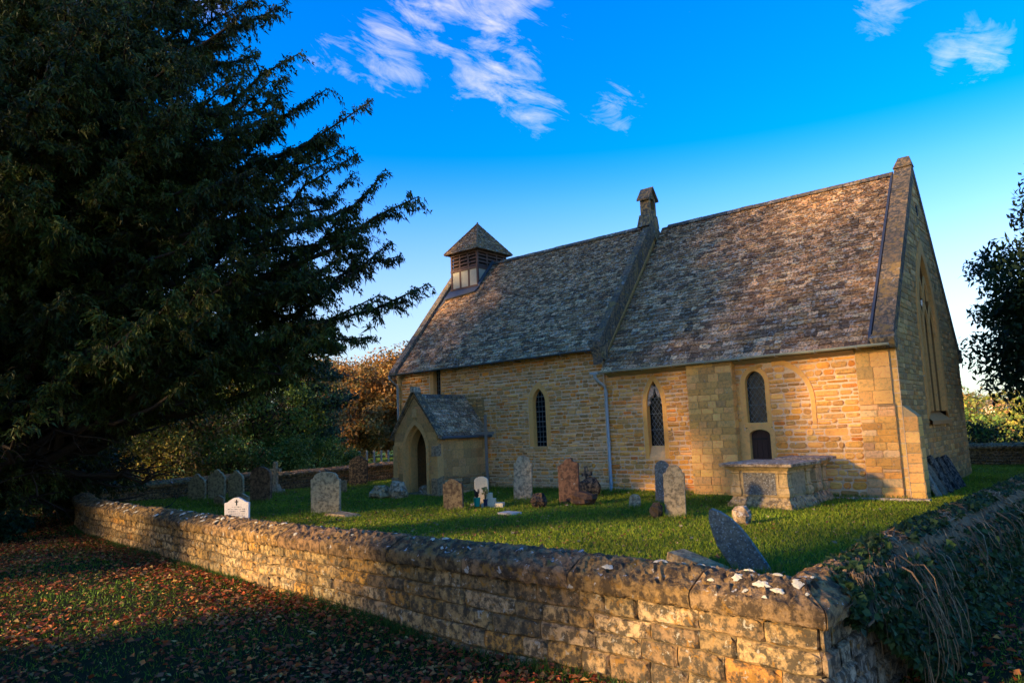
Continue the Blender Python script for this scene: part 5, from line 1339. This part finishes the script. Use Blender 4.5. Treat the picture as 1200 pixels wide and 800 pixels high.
    for bi, (a, b) in enumerate(boughs):
        L_ = np.linalg.norm(b-a); pts = limb(tg, a, b, .045*L_**.6, .012, -.02*L_, 9, .11, 5, rs); pts = np.array(pts)
        tone = rng.uniform(.7, 1.35); tip = bi >= NB0
        dress(pts, L_, tone, .6 if tip else .3, 4.5, .75)
        for q in range(int(L_*1.0)):
            u = rs.uniform(.25, .95); i = int(u*9); p = pts[i]; ax_ = pts[i+1]-pts[i]; ax_ = ax_/np.linalg.norm(ax_)
            v = ax_*rs.uniform(.3, .9)+np.array([rs.uniform(-1, 1), rs.uniform(-1, 1), rs.uniform(-.45, .6)])*.8; v = v/np.linalg.norm(v); l2 = rs.uniform(.9, 2.4)*(1.15-u*.75)
            p2 = np.array(limb(tg, p, p+v*l2, .03, .006, .06*l2, 4, .2, 4, rs)); dress(p2, l2, tone*rng.uniform(.8, 1.2), .15, 7, .62)
    P = np.concatenate(Ps); D = np.concatenate(Ds); Nq = np.concatenate(Ns); C = np.concatenate(Cs); n = len(P)
    rx_ = P[:, 0]*Rv[0]+P[:, 1]*Rv[1]; skirt = 2.75+.5*np.sin(P[:, 0]*1.7+P[:, 1]*.9)+.35*np.sin(P[:, 0]*4.1-P[:, 1]*3.3)+.5*rng.random(len(P))-1.5*np.exp(-((rx_-7.6)/.5)**2)
    kk = ~((rx_ > 2.5) & (P[:, 2] < skirt)); P, D, Nq, C = P[kk], D[kk], Nq[kk], C[kk]
    wpz = P[:, 2]+B[2]; k = wpz > -.1+hgt(P[:, 0]+B[0], P[:, 1]+B[1]); P, D, Nq, C = P[k], D[k], Nq[k], C[k]; n = len(P)
    V, F = tri_cards(P, D, Nq, rng.uniform(.06, .21, n), rng.uniform(.012, .034, n))
    g = G(); g.arr(V, F, C); build('foliage', g, M_yew, t); build('trunk', tg, M_bark, t, True)
    return n
print('yew cards', yew())
# --- dark understorey under the yew and beyond the wall to the left
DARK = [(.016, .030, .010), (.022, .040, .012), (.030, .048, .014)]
GRN = [(.12, .19, .03), (.15, .23, .035), (.09, .15, .026), (.20, .25, .035)]
YGR = [(.24, .25, .03), (.36, .31, .04), (.15, .20, .03), (.46, .33, .06), (.18, .17, .03)]
ORG = [(.34, .155, .035), (.28, .13, .03), (.42, .20, .05), (.22, .13, .03), (.38, .22, .06), (.18, .12, .03)]
BRN = [(.30, .17, .045), (.20, .13, .04), (.15, .13, .035), (.38, .22, .06)]
def gp(px, dist, py=None):
    """a spot on the ground straight under an image column, at a given distance"""
    d = Fv+R2*(px-600)/FPX; p = CAM+d*dist; return (p[0], p[1], float(hgt(p[0], p[1])))
TG = 'trees beyond the far churchyard wall'
def bgt(px, dist, H, r, pal, label, seed, n=9000, ls=.22, **kw):
    return leafy_tree(kw.pop('name', 'woodland_tree'), label, gp(px, dist), H, (r, r), n, ls, pal, seed=seed, group=TG, **kw)
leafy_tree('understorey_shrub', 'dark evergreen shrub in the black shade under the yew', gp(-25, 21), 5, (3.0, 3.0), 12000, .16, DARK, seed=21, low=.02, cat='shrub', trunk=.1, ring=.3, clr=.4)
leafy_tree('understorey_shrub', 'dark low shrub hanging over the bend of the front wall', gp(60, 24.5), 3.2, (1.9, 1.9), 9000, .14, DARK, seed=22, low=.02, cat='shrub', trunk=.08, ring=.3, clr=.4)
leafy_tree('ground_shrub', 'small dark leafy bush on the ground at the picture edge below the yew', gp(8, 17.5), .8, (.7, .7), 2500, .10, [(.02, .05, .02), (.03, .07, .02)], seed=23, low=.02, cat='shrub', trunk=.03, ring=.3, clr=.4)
bgt(140, 31, 7.0, 3.0, YGR, 'yellow-green thorn tree with golden leaves nearest the yew trunk', 31, 9000, .16, low=.04, clumps=55, ring=.4)
bgt(225, 33, 7.5, 3.2, YGR[:3]+GRN[:2]+BRN[:1], 'thin olive tree with bare twigs behind the three greenish gravestones', 32, 9000, .16, low=.03, clumps=55, ring=.4)
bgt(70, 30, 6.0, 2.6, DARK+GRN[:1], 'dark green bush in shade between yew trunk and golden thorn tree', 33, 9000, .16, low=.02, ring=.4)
bgt(300, 36, 8.5, 3.4, GRN+DARK[:1], 'dense green broadleaf tree behind the reddish round gravestone', 34, 14000, .18, low=.03, clumps=60, ring=.4)
bgt(352, 40, 8.0, 2.5, [(.035, .075, .04), (.05, .09, .04), (.03, .06, .03)], 'blue-green pine with layered boughs beside the orange beeches', 35, 15000, .20, low=.06, clumps=60, ring=.45, squash=.45, name='pine_tree')
bgt(335, 52, 9.0, 4.0, ORG, 'tall orange beech showing behind the blue-green pine', 36, 12000, .26, low=.05, clumps=55, ring=.4)
for k, (px, dist, H, r) in enumerate(((395, 72, 10.0, 5.0), (425, 76, 10.5, 5.2), (452, 70, 9.2, 4.4), (478, 66, 10.2, 4.2), (500, 74, 11, 5), (410, 62, 8, 3.6))):
    bgt(px, dist, H, r, ORG if k != 5 else ORG[:1]+BRN, ('rusty orange beech rising highest of those at the field edge', 'broad golden-brown beech in the middle of the orange wood', 'lower orange beech beside the west end of the nave', 'bright orange beech partly hidden by the porch corner', 'tall orange beech mostly hidden behind the nave', 'russet bushy young beech in front of the orange wood')[k], 40+k, 15000, .30, low=.04, clumps=70, ring=.35)
bgt(180, 46, 9, 5.0, BRN+GRN, 'brownish green tree in the back row behind the golden thorn', 51, 10000, .26, low=.03, ring=.4)
bgt(255, 50, 9.5, 5.0, BRN+ORG[:2]+GRN[:1], 'russet and green tree in the back row behind the dense green one', 52, 10000, .26, low=.03, ring=.4)
bgt(100, 48, 10, 5.5, GRN+BRN, 'dull green tree in the back row far behind the yew', 53, 10000, .26, low=.03, ring=.4)
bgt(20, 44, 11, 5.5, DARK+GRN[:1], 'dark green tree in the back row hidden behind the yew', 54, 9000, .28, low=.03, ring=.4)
# low scrub along the wall and in the field
for k, (px, dist, H, r, pal, lab) in enumerate(((330, 33.5, 2.2, 1.6, GRN, 'rounded green shrub just beyond the wall behind the stone cross'), (372, 36, 2.4, 1.5, GRN+YGR[:1], 'light green shrub beyond the wall left of the black gravestone'), (270, 31.5, 2.4, 1.7, GRN+BRN[:1], 'mixed green shrub beyond the wall behind the small gravestones'),
        (398, 42, 1.5, 1.2, GRN, 'low green bush at the field edge left of the black gravestone'), (200, 30, 2.6, 1.6, YGR+BRN, 'yellowing shrub beyond the wall right of the yew'))):
    leafy_tree('wayside_shrub', lab, gp(px, dist), H, (r, r), 4500, .13, pal, seed=60+k, low=.02, cat='shrub', trunk=.05, ring=.3, clr=.4, group='shrubs beyond the far wall')
# field fence in the distance
fn = thing('field_fence', 'thin wire and post fence across the field beyond the far wall', 'fence')
pa, pb = np.array(gp(385, 47)), np.array(gp(500, 50)); prev = None
for k in range(15):
    p = lerp(pa, pb, k/14); z = float(hgt(p[0], p[1])); build('post', G().box(p[0]-.05, p[0]+.05, p[1]-.05, p[1]+.05, z-.1, z+1.15), M_post, fn)
    if prev is not None:
        for h_ in (.4, .7, 1.0): build('wire', G().tube([(*prev[:2], prev[2]+h_), (p[0], p[1], z+h_)], .012, 4, cap=False), M_iron, fn)
    prev = (p[0], p[1], z)

# --- tree at the right edge and the shrub on the far wall
def right_tree():
    LIM = [(.020, .042, .012), (.028, .055, .014), (.014, .030, .010), (.036, .060, .014)]
    leafy_tree('broadleaf_tree', 'dark green long-leaved tree at the edge beyond the church gable', (4.95, 8.6, float(hgt(4.95, 8.6))), 9.6, (4.6, 4.6), 70000, .21, LIM, seed=71, low=.03, clumps=190, trunk=.28, ring=.35, clr=.19, wide=.22)
right_tree()
leafy_tree('wall_shrub', 'dark shrub sprawling over the far wall beside the church gable', (-.9, 14.2, -.4), 1.9, (2.2, 1.0), 8000, .11, DARK+GRN[:1], seed=72, low=.02, cat='shrub', trunk=.05, ring=.3, clr=.4)
leafy_tree('wall_shrub', 'thin yellowing bramble beyond the far wall under the dark broadleaf tree', (2.2, 15.5, -.4), 1.7, (1.8, .9), 3000, .11, YGR, seed=73, low=.02, cat='shrub', trunk=.05, ring=.3, clr=.4)
# valley: hedgerow trees and a few houses far off
VT = 'trees in the valley'
for k in range(46):
    px = 1090+R_.random()*160; dist = R_.choice((120, 150, 190, 240, 300, 380, 480, 620))*R_.uniform(.85, 1.15); x, y, z = gp(px, dist)
    H = R_.uniform(5, 9)*(1+dist/600); pal = [GRN, YGR, ORG+BRN, BRN+GRN][k % 4]
    leafy_tree('hedgerow_tree', 'small far-off %s tree in the valley beyond the church gable' % ('green', 'yellowish', 'russet', 'brownish')[k % 4], (x, y, z), H, (H*.6, H*.6), 420, .10*H, pal, seed=100+k, group=VT+', '+('green', 'yellowish', 'russet', 'brownish')[k % 4], low=.05, clumps=14, ring=.3, clr=.4, trunk=.2)
for k, (px, dist) in enumerate(((1128, 330), (1134, 350), (1150, 420), (1166, 400), (1178, 460), (1139, 480))):
    x, y, z = gp(px, dist); t = thing('village_house', 'tiny far-off pale house with %s roof in the valley' % ('grey', 'dark', 'brown', 'red-brown', 'slate-coloured', 'dull')[k], 'house', (x, y, z), R_.uniform(0, 3), 'houses in the valley')
    build('walls', G().box(-5, 5, -3.5, 3.5, -1, 4, (.5, .45, .36)), M_pale, t)
    build('roof', G().add([(-5.3, -3.9, 3.9), (5.3, -3.9, 3.9), (5.3, 0, 7), (-5.3, 0, 7), (-5.3, 3.9, 3.9), (5.3, 3.9, 3.9)], [(0, 1, 2, 3), (3, 2, 5, 4), (0, 3, 4), (1, 5, 2)], [(.16, .15, .14), (.1, .1, .1), (.2, .14, .1), (.22, .12, .09), (.12, .13, .15), (.17, .15, .12)][k]), M_tomb, t)
    for xx in (-3, 0, 3): build('window', G().box(xx-.5, xx+.5, -3.56, -3.5, 1.2, 2.6), M_glass, t)
    build('chimney', G().box(3.6, 4.4, -.4, .4, 5.5, 8.2, (.3, .22, .16)), M_tomb, t)

# --- grass
def scatter(n, xr, yr, test, rng):
    X = rng.uniform(*xr, n); Y = rng.uniform(*yr, n); k = test(X, Y); return X[k], Y[k]
def visible(X, Y, margin=30):
    d = np.stack([X, Y, np.zeros_like(X)], 1)-CAM; z = d@Fv; px = 600+FPX*(d@R2)/z; return (z > .3)*(px > -60-margin)*(px < 1260+margin)
def blades(name, X, Y, Z, h, wd, pal, mat, label, lean=.5, seed=3, patch=1.0):
    rng = np.random.default_rng(seed); n = len(X); P = np.stack([X, Y, Z-.01], 1); D = rng.normal(size=(n, 3))*lean; D[:, 2] = 1; D /= np.linalg.norm(D, axis=1, keepdims=True)
    V, F = tri_cards(P, D, rng.normal(size=(n, 3)), h, wd)
    c = palcol(pal, n, .3, rng); f = .8+.35*np.sin(X*1.1+Y*.6)*np.sin(Y*1.5-X*.5)+.12*np.sin(X*3.1)*np.sin(Y*2.7); c = np.clip(c*(1+(f[:, None]-.8)*patch*.6), 0, 1)
    g = G(); g.arr(V, F, c); o = stuff(build(name, g, mat)); return tag(o, label, 'grass')
rng = np.random.default_rng(77)
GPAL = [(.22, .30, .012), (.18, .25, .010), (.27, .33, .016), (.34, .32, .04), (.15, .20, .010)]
def in_lawn(X, Y):
    k = in_poly(X, Y, INNER)*visible(X, Y)
    k &= ~((X > -17.3)*(X < .0)*(Y > -.05)*(Y < 8.2)); k &= ~((X > PX0)*(X < PX1)*(Y > PYF)*(Y < 0)); return k
dens = lambda X, Y: 1/(1+((np.hypot(X-CAM[0], Y-CAM[1]))/13)**1.6)
X, Y = scatter(1500000, (-23.5, 3.6), (-13.4, 13), in_lawn, rng); k = rng.random(len(X)) < dens(X, Y)*.95; X, Y = X[k], Y[k]
dist_ = np.hypot(X-CAM[0], Y-CAM[1])
print('lawn blades', len(X))
blades('lawn_grass', X, Y, lawn_h(X, Y), rng.uniform(.035, .085, len(X)), .0035+dist_*.00042, GPAL, M_grass, 'short green grass covering the churchyard round the graves', .55, 4)
gx_ = []; 
for (a_, b_, r_) in GRAVES+[(-2.33, -2.12, .95), (-9.1, -4.25, .3), (-12.3, -9.3, .4), (-7.9, -1.3, .35), (-20.1, -3.5, .35), (.05, -9.1, .35)]:
    q = rng.uniform(0, 6.28, 420); rr_ = r_*(.55+.55*rng.random(420)); gx_.append(np.c_[a_+rr_*np.cos(q), b_+rr_*np.sin(q)])
q = rng.uniform(-17.2, 0, 9000); gx_.append(np.c_[q, -.08-rng.gamma(1.1, .06, 9000)]); gx_ = np.concatenate(gx_); gx_ = gx_[~((gx_[:, 0] > PX0)*(gx_[:, 0] < PX1)*(gx_[:, 1] > PYF))]
dd_ = np.hypot(gx_[:, 0]-CAM[0], gx_[:, 1]-CAM[1])
blades('grave_foot_grass', gx_[:, 0], gx_[:, 1], lawn_h(gx_[:, 0], gx_[:, 1]), rng.uniform(.06, .17, len(gx_)), .003+dd_*.00035, GPAL+[(.30, .26, .08)], M_grass, 'longer unmown grass round the gravestones and along the church wall', .4, 14, .3)
def outside(X, Y):
    return ~in_poly(X, Y, OUTER)*visible(X, Y, 420)
X, Y = scatter(1900000, (-27, 7), (-25, 6), outside, rng)
dist_ = np.hypot(X-CAM[0], Y-CAM[1]); pn = np.sin(X*1.9+Y*.8)+np.sin(Y*2.3-X*.9)+np.sin(X*.7-Y*1.7)
k = (rng.random(len(X)) < 1/(1+(dist_/7)**1.8)*np.where(pn > -.6, 1.0, .5)); X, Y, dist_ = X[k], Y[k], dist_[k]
print('verge blades', len(X))
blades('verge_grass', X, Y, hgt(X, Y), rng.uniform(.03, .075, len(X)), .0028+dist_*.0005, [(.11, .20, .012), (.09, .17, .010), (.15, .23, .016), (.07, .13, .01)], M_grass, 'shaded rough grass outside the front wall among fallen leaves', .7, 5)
# taller grass along the foot of the front wall
S = rng.uniform(0, 20, 16000); T_ = -rng.gamma(1.2, .07, 16000)-.0; pq = np.array([wp(s, t) for s, t in zip(S, T_)]); k = rng.random(16000) < (.5+.5*np.sin(S*2.3)*np.sin(S*.9+1))
pq = pq[k]; blades('wall_foot_grass', pq[:, 0], pq[:, 1], hgt(pq[:, 0], pq[:, 1]), rng.uniform(.05, .15, len(pq)), .006, [(.05, .12, .012), (.04, .09, .02), (.07, .13, .015)], M_grass, 'longer tufts of grass along the foot of the front wall', .45, 6, 0)
# --- fallen leaves
def fallen(name, X, Y, Z, size, pal, label, seed):
    rng = np.random.default_rng(seed); n = len(X); P = np.stack([X, Y, Z+rng.uniform(.0, .035, n)], 1)
    a = rng.uniform(0, 2*np.pi, n); D = np.stack([np.cos(a), np.sin(a), rng.normal(size=n)*.28], 1); D /= np.linalg.norm(D, axis=1, keepdims=True)
    Nn2 = np.stack([rng.normal(size=n)*.4, rng.normal(size=n)*.4, np.ones(n)], 1)
    sz = size*np.clip(rng.lognormal(0, .35, n),   .45, 1.7); V, F = leaf_quads(P, D, Nn2, sz, sz*rng.uniform(.22, .46, n), rng.uniform(-.2, 1.0, (n, 1)))
    F = np.concatenate([F[:, [0, 1, 2]], F[:, [0, 2, 3]]]); c = palcol(pal, n, .4, rng); c = np.concatenate([c, c])
    g = G(); g.arr(V, F, c); o = stuff(build(name, g, M_fallen)); return tag(o, label, 'leaves')
RED = [(.34, .065, .016), (.40, .10, .025), (.22, .05, .018), (.42, .15, .04), (.17, .05, .02), (.42, .19, .05), (.28, .11, .045), (.28, .05, .015), (.34, .08, .02), (.46, .28, .08)]
X, Y = scatter(860000, (-27, 7), (-25, 4), outside, rng); dist_ = np.hypot(X-CAM[0], Y-CAM[1])
pn = .5+.5*np.sin(X*1.3+Y*.9+1)*np.sin(Y*1.9-X*.6)+.35*np.sin(X*3.3-Y*1.2)*np.sin(Y*3.9+X)
den = np.where(X < 2.3, .10+.62*np.clip(pn, 0, 2)**1.3+.45*sm(-X, 9, 15)+.45*np.exp(-np.abs(Y+13.55+.11*np.minimum(X, 0))/.35), .06+.35*pn)
k = rng.random(len(X)) < np.clip(den, .04, 1)/(1+(dist_/16)**2); X, Y = X[k], Y[k]; print('fallen', len(X))
fallen('fallen_leaves', X, Y, hgt(X, Y)+.015, .050, RED, 'red-brown fallen leaves strewn over the grass outside the wall', 8)
X, Y = scatter(26000, (-23, 3), (-13.3, 0), in_lawn, rng); pn = np.exp(-(((X+8)/5)**2+((Y+9)/2.5)**2))+.22+.25*np.exp(-(((X+18)/5)**2+((Y+5)/3)**2))
k = rng.random(len(X)) < pn*.55; X, Y = X[k], Y[k]; fallen('lawn_leaves', X, Y, lawn_h(X, Y)+.03, .05, [(.24, .11, .03), (.32, .18, .06), (.18, .08, .03), (.36, .27, .12)], 'brown and straw-coloured fallen leaves sprinkled over the churchyard lawn', 9)

# --- ivy over the right-hand wall
def ivy():
    rng = np.random.default_rng(12); rs = random.Random(12)
    t = thing('ivy_mass', 'tangled ivy with bare hanging stems smothering the right-hand wall', 'ivy')
    S0, S1 = TOTAL-.9, S_NE+.6       # from near the corner to the far end
    prof0 = [(.49, -.30), (.50, .02), (.47, .09), (.36, .15), (.21, .20), (.05, .19), (-.06, .14), (-.16, .0), (-.22, -.2), (-.26, -.42), (-.24, -.62)]
    V = []; ns = 190; n = len(prof0); g = G()
    for i in range(ns+1):
        s = lerp(S0, S1, i/ns); f = min(1, (S0-s)/1.3+.05)
        for j, (a, b) in enumerate(prof0):
            k = .4+.6*f; w_ = .03*math.sin(s*4+j)+rs.uniform(-.03, .03); a2 = a if j < 6 else lerp(-.075, a, k)+w_*k
            p = wp(s, a2); zz = zc(s)+.05+b*(1 if b < .1 else k*.9+.1)+w_*.7*(j > 1); zz = max(zz, float(hgt(p[0], p[1]))-.05); 
            if j >= 6: zz = lerp(zc(s)+.02+.1*(10-j)/4, zz, min(1, f*1.2))
            V.append((p[0], p[1], zz))
    g.add(V, [(i*n+j, i*n+j+1, (i+1)*n+j+1, (i+1)*n+j) for i in range(ns) for j in range(n-1)], (.32, .16, .055))
    build('thatch', g, M_stem, t)
    # stems
    st = G(); STP = [(.40, .22, .09), (.30, .17, .07), (.48, .30, .14), (.20, .12, .055)]
    for k in range(2300):
        s = S0+.25-(S0-S1)*rs.random()**1.5; f = min(1, max(0, (S0-s)/1.2+.3)); kind = rs.random(); c = rs.choice(STP); r = rs.uniform(.0022, .0055) if rs.random() < .85 else rs.uniform(.007, .012)
        if kind < .28:    # hanging down the outer side
            L_ = rs.uniform(.25, .95)*f; a = rs.uniform(-.05, .12); pts = []; drift = rs.uniform(-.8, .8); so = rs.uniform(.08, .30)*f
            for i in range(7):
                u = i/6; ss_ = s+drift*u*L_*1.6+.07*math.sin(u*8+k*1.7)*f; out = a-so*math.sin(min(1, u*1.4)*1.5)-.05*u-.04*math.sin(u*6+k)
                p = wp(ss_, out); z = zc(s)+.20-L_*u**1.25+.04*math.sin(u*9+k)+rs.uniform(-.012, .012); pts.append((p[0], p[1], max(z, float(hgt(p[0], p[1]))+.01)))
            st.tube(pts, [r]*3+[r*.8]*2+[r*.5]*2, 3, c, False)
        else:             # lying over the top
            a = rs.uniform(-.05, .42); L_ = rs.uniform(.2, .7); an = rs.uniform(0, 6.28); pts = []
            for i in range(5):
                u = i/4; aa = a+math.sin(an)*L_*u*.6+rs.uniform(-.02, .02); aa = min(.52, max(-.2, aa)); ss_ = s+math.cos(an)*L_*u
                hz = np.interp(aa, [-.22, -.1, .05, .21, .36, .5], [-.1, .10, .24, .26, .21, .06]); p = wp(ss_, aa); pts.append((p[0], p[1], zc(s)+hz*(.55+.45*f)+.03*math.sin(u*3.1)+rs.uniform(0, .03)))
            st.tube(pts, r, 3, c, False)
    # the bundle hanging free near the corner
    for k in range(60):
        s = TOTAL-rs.uniform(1.5, 2.5); pts = []; a = rs.uniform(-.1, .05); dr = rs.uniform(-.2, .5)
        for i in range(9):
            u = i/8; p = wp(s+dr*u*.7+.03*math.sin(u*7+k), a-.30*math.sin(u*1.8)-.05*math.sin(u*5+k)); z = zc(s)+.17-rs.uniform(.75, .8)*u**1.2; pts.append((p[0], p[1], max(z, float(hgt(p[0], p[1]))+.01)))
        st.tube(pts, rs.uniform(.002, .005), 3, rs.choice(STP), False)
    stuff(build('stems', st, M_stem, t))
    n = 64000; u = rng.random(n)**1.25; s = S0+.45-(S0-S1)*u; a = np.where(rng.random(n) < .70, rng.uniform(-.32, .0, n), rng.uniform(-.05, .5, n))
    # clumps of green over the crest
    keepc = (a < 0) | (np.sin(s*3.1)+np.sin(s*7.3+a*9) > -.5)
    s, a = s[keepc], a[keepc]; n = len(s); P = np.zeros((n, 3))
    for i in range(n):
        f = min(1, max(.25, (S0-s[i])/1.2+.4))
        if a[i] < 0:
            q = rng.random()**.8; p = wp(s[i], lerp(-.10, -.30, min(1, q*1.6))*f+rng.normal()*.035); z = zc(s[i])+.17-.85*q*f
        else:
            p = wp(s[i], a[i]); z = zc(s[i])+float(np.interp(a[i], [0, .21, .5], [.24, .28, .10]))*(.6+.4*f)+rng.uniform(0, .04)
        P[i] = (p[0], p[1], max(z, float(hgt(p[0], p[1]))+.01))
    D = rng.normal(size=(n, 3)); D[:, 2] -= .6; D /= np.linalg.norm(D, axis=1, keepdims=True)
    Nn2 = rng.normal(size=(n, 3))*.6+np.array([.9, -.3, .7])
    V, F = leaf_quads(P, D, Nn2, rng.uniform(.04, .085, n), rng.uniform(.016, .034, n), .3)
    g = G(); g.arr(V, F, palcol([(.025, .055, .015), (.035, .075, .018), (.02, .04, .014), (.05, .09, .02), (.06, .10, .025), (.20, .07, .03) if False else (.03, .06, .02)], n, .35, rng)); build('foliage', g, M_leaf, t)
    # a few big yellow leaves caught in the tangle
    for k, (sv, av, zz) in enumerate(((2.9, -.12, .20), (2.2, .02, .24), (4.6, -.2, .02), (1.2, -.1, .10), (3.6, -.22, -.1), (6.1, -.18, .05))):
        p = wp(TOTAL-sv, av); P1 = np.array([[p[0], p[1], zc(TOTAL-sv)+zz]]); V, F = leaf_quads(P1, np.array([[.3, .2, -.9]]), np.array([[.8, -.6, .4]]), .10, .045)
        build('yellow_leaf', G().arr(V, F, np.array([[.42, .34, .04]])), M_leaf, t)
ivy()

# ------------------------------------------------------------------ the beeches behind and left of the path, whose shade falls over the yard
SUN_SLOTS = [  # corridors cut through the crowns so sun falls on set patches: (plane axis value y, x0, x1, z0, z1, how open)
    (0.0, -3.75, -1.0, .75, 3.0, 1.0), (0.0, -2.4, -1.0, .2, 1.4, .8), (-.25, -5.0, -3.9, .1, 1.1, .75), (0.0, -1.0, -.1, 2.2, 3.4, .5),
    (-13.3, .35, 2.25, .0, .72, 1.0), (-12.2, -9.0, -6.6, -.2, .25, .85), (-12.0, -11.6, -10.7, -.1, .34, .9), (-13.6, -15.5, -9.5, -.25, -.12, .9), (-15.5, -9.5, -4.0, -.25, -.16, .5)]
def keep_leaf(Q):
    r = NP.random(len(Q)); k = r > -1; r = NP.random(len(Q))
    for y0, x0, x1, z0, z1, op in SUN_SLOTS:
        t = (y0-Q[:, 1])/(-SUN[1]); X = Q[:, 0]-SUN[0]*t; Z = Q[:, 2]-SUN[2]*t
        wob = .10*np.sin(X*5+Z*7)+.08*np.sin(Z*9-X*3)
        k &= ~((t > 0)*(X > x0+wob)*(X < x1+wob)*(Z > z0+wob)*(Z < z1+wob)*(r < op))
    return k
BG = 'beeches behind the path'
for k, (x, y, H, r, lab) in enumerate(((-30, -27, 19, 5.5, 'westernmost'), (-23, -27, 25, 7.0, 'tallest'), (-15.5, -25.5, 23, 6.5, 'middle'), (-8, -27, 20, 6.0, 'low-boughed'), (-1.0, -29, 15, 5.0, 'easternmost'))):
    leafy_tree('beech_tree', lab+' russet beech of the row behind the path, outside the churchyard', (x, y, float(hgt(x, y))), H, (r, r*.8), 3900, .42, BRN+GRN[:2]+ORG[:2], seed=300+k, group=BG, low=.03, clumps=150, trunk=.4, ring=.2, clr=.26, keep=keep_leaf, wide=.42)

for k, (x, y, H, r, lab) in enumerate(((-14.5, -20.0, 3.0, 2.0, 'first and westernmost'), (-6.0, -21.0, 2.6, 1.8, 'last and lowest'))):  # bushes added out of view to shade the front wall and verge
    leafy_tree('shade_bush', lab+' unseen dark bush of the two added to shade the front wall', (x, y, float(hgt(x, y))), H, (r, r*.8), 4200, .16, DARK+GRN[:1], seed=330+k, group='unseen bushes added to shade the front wall', cat='shrub', low=.03, clumps=40, trunk=.08, ring=.25, clr=.4, keep=keep_leaf, wide=.42)
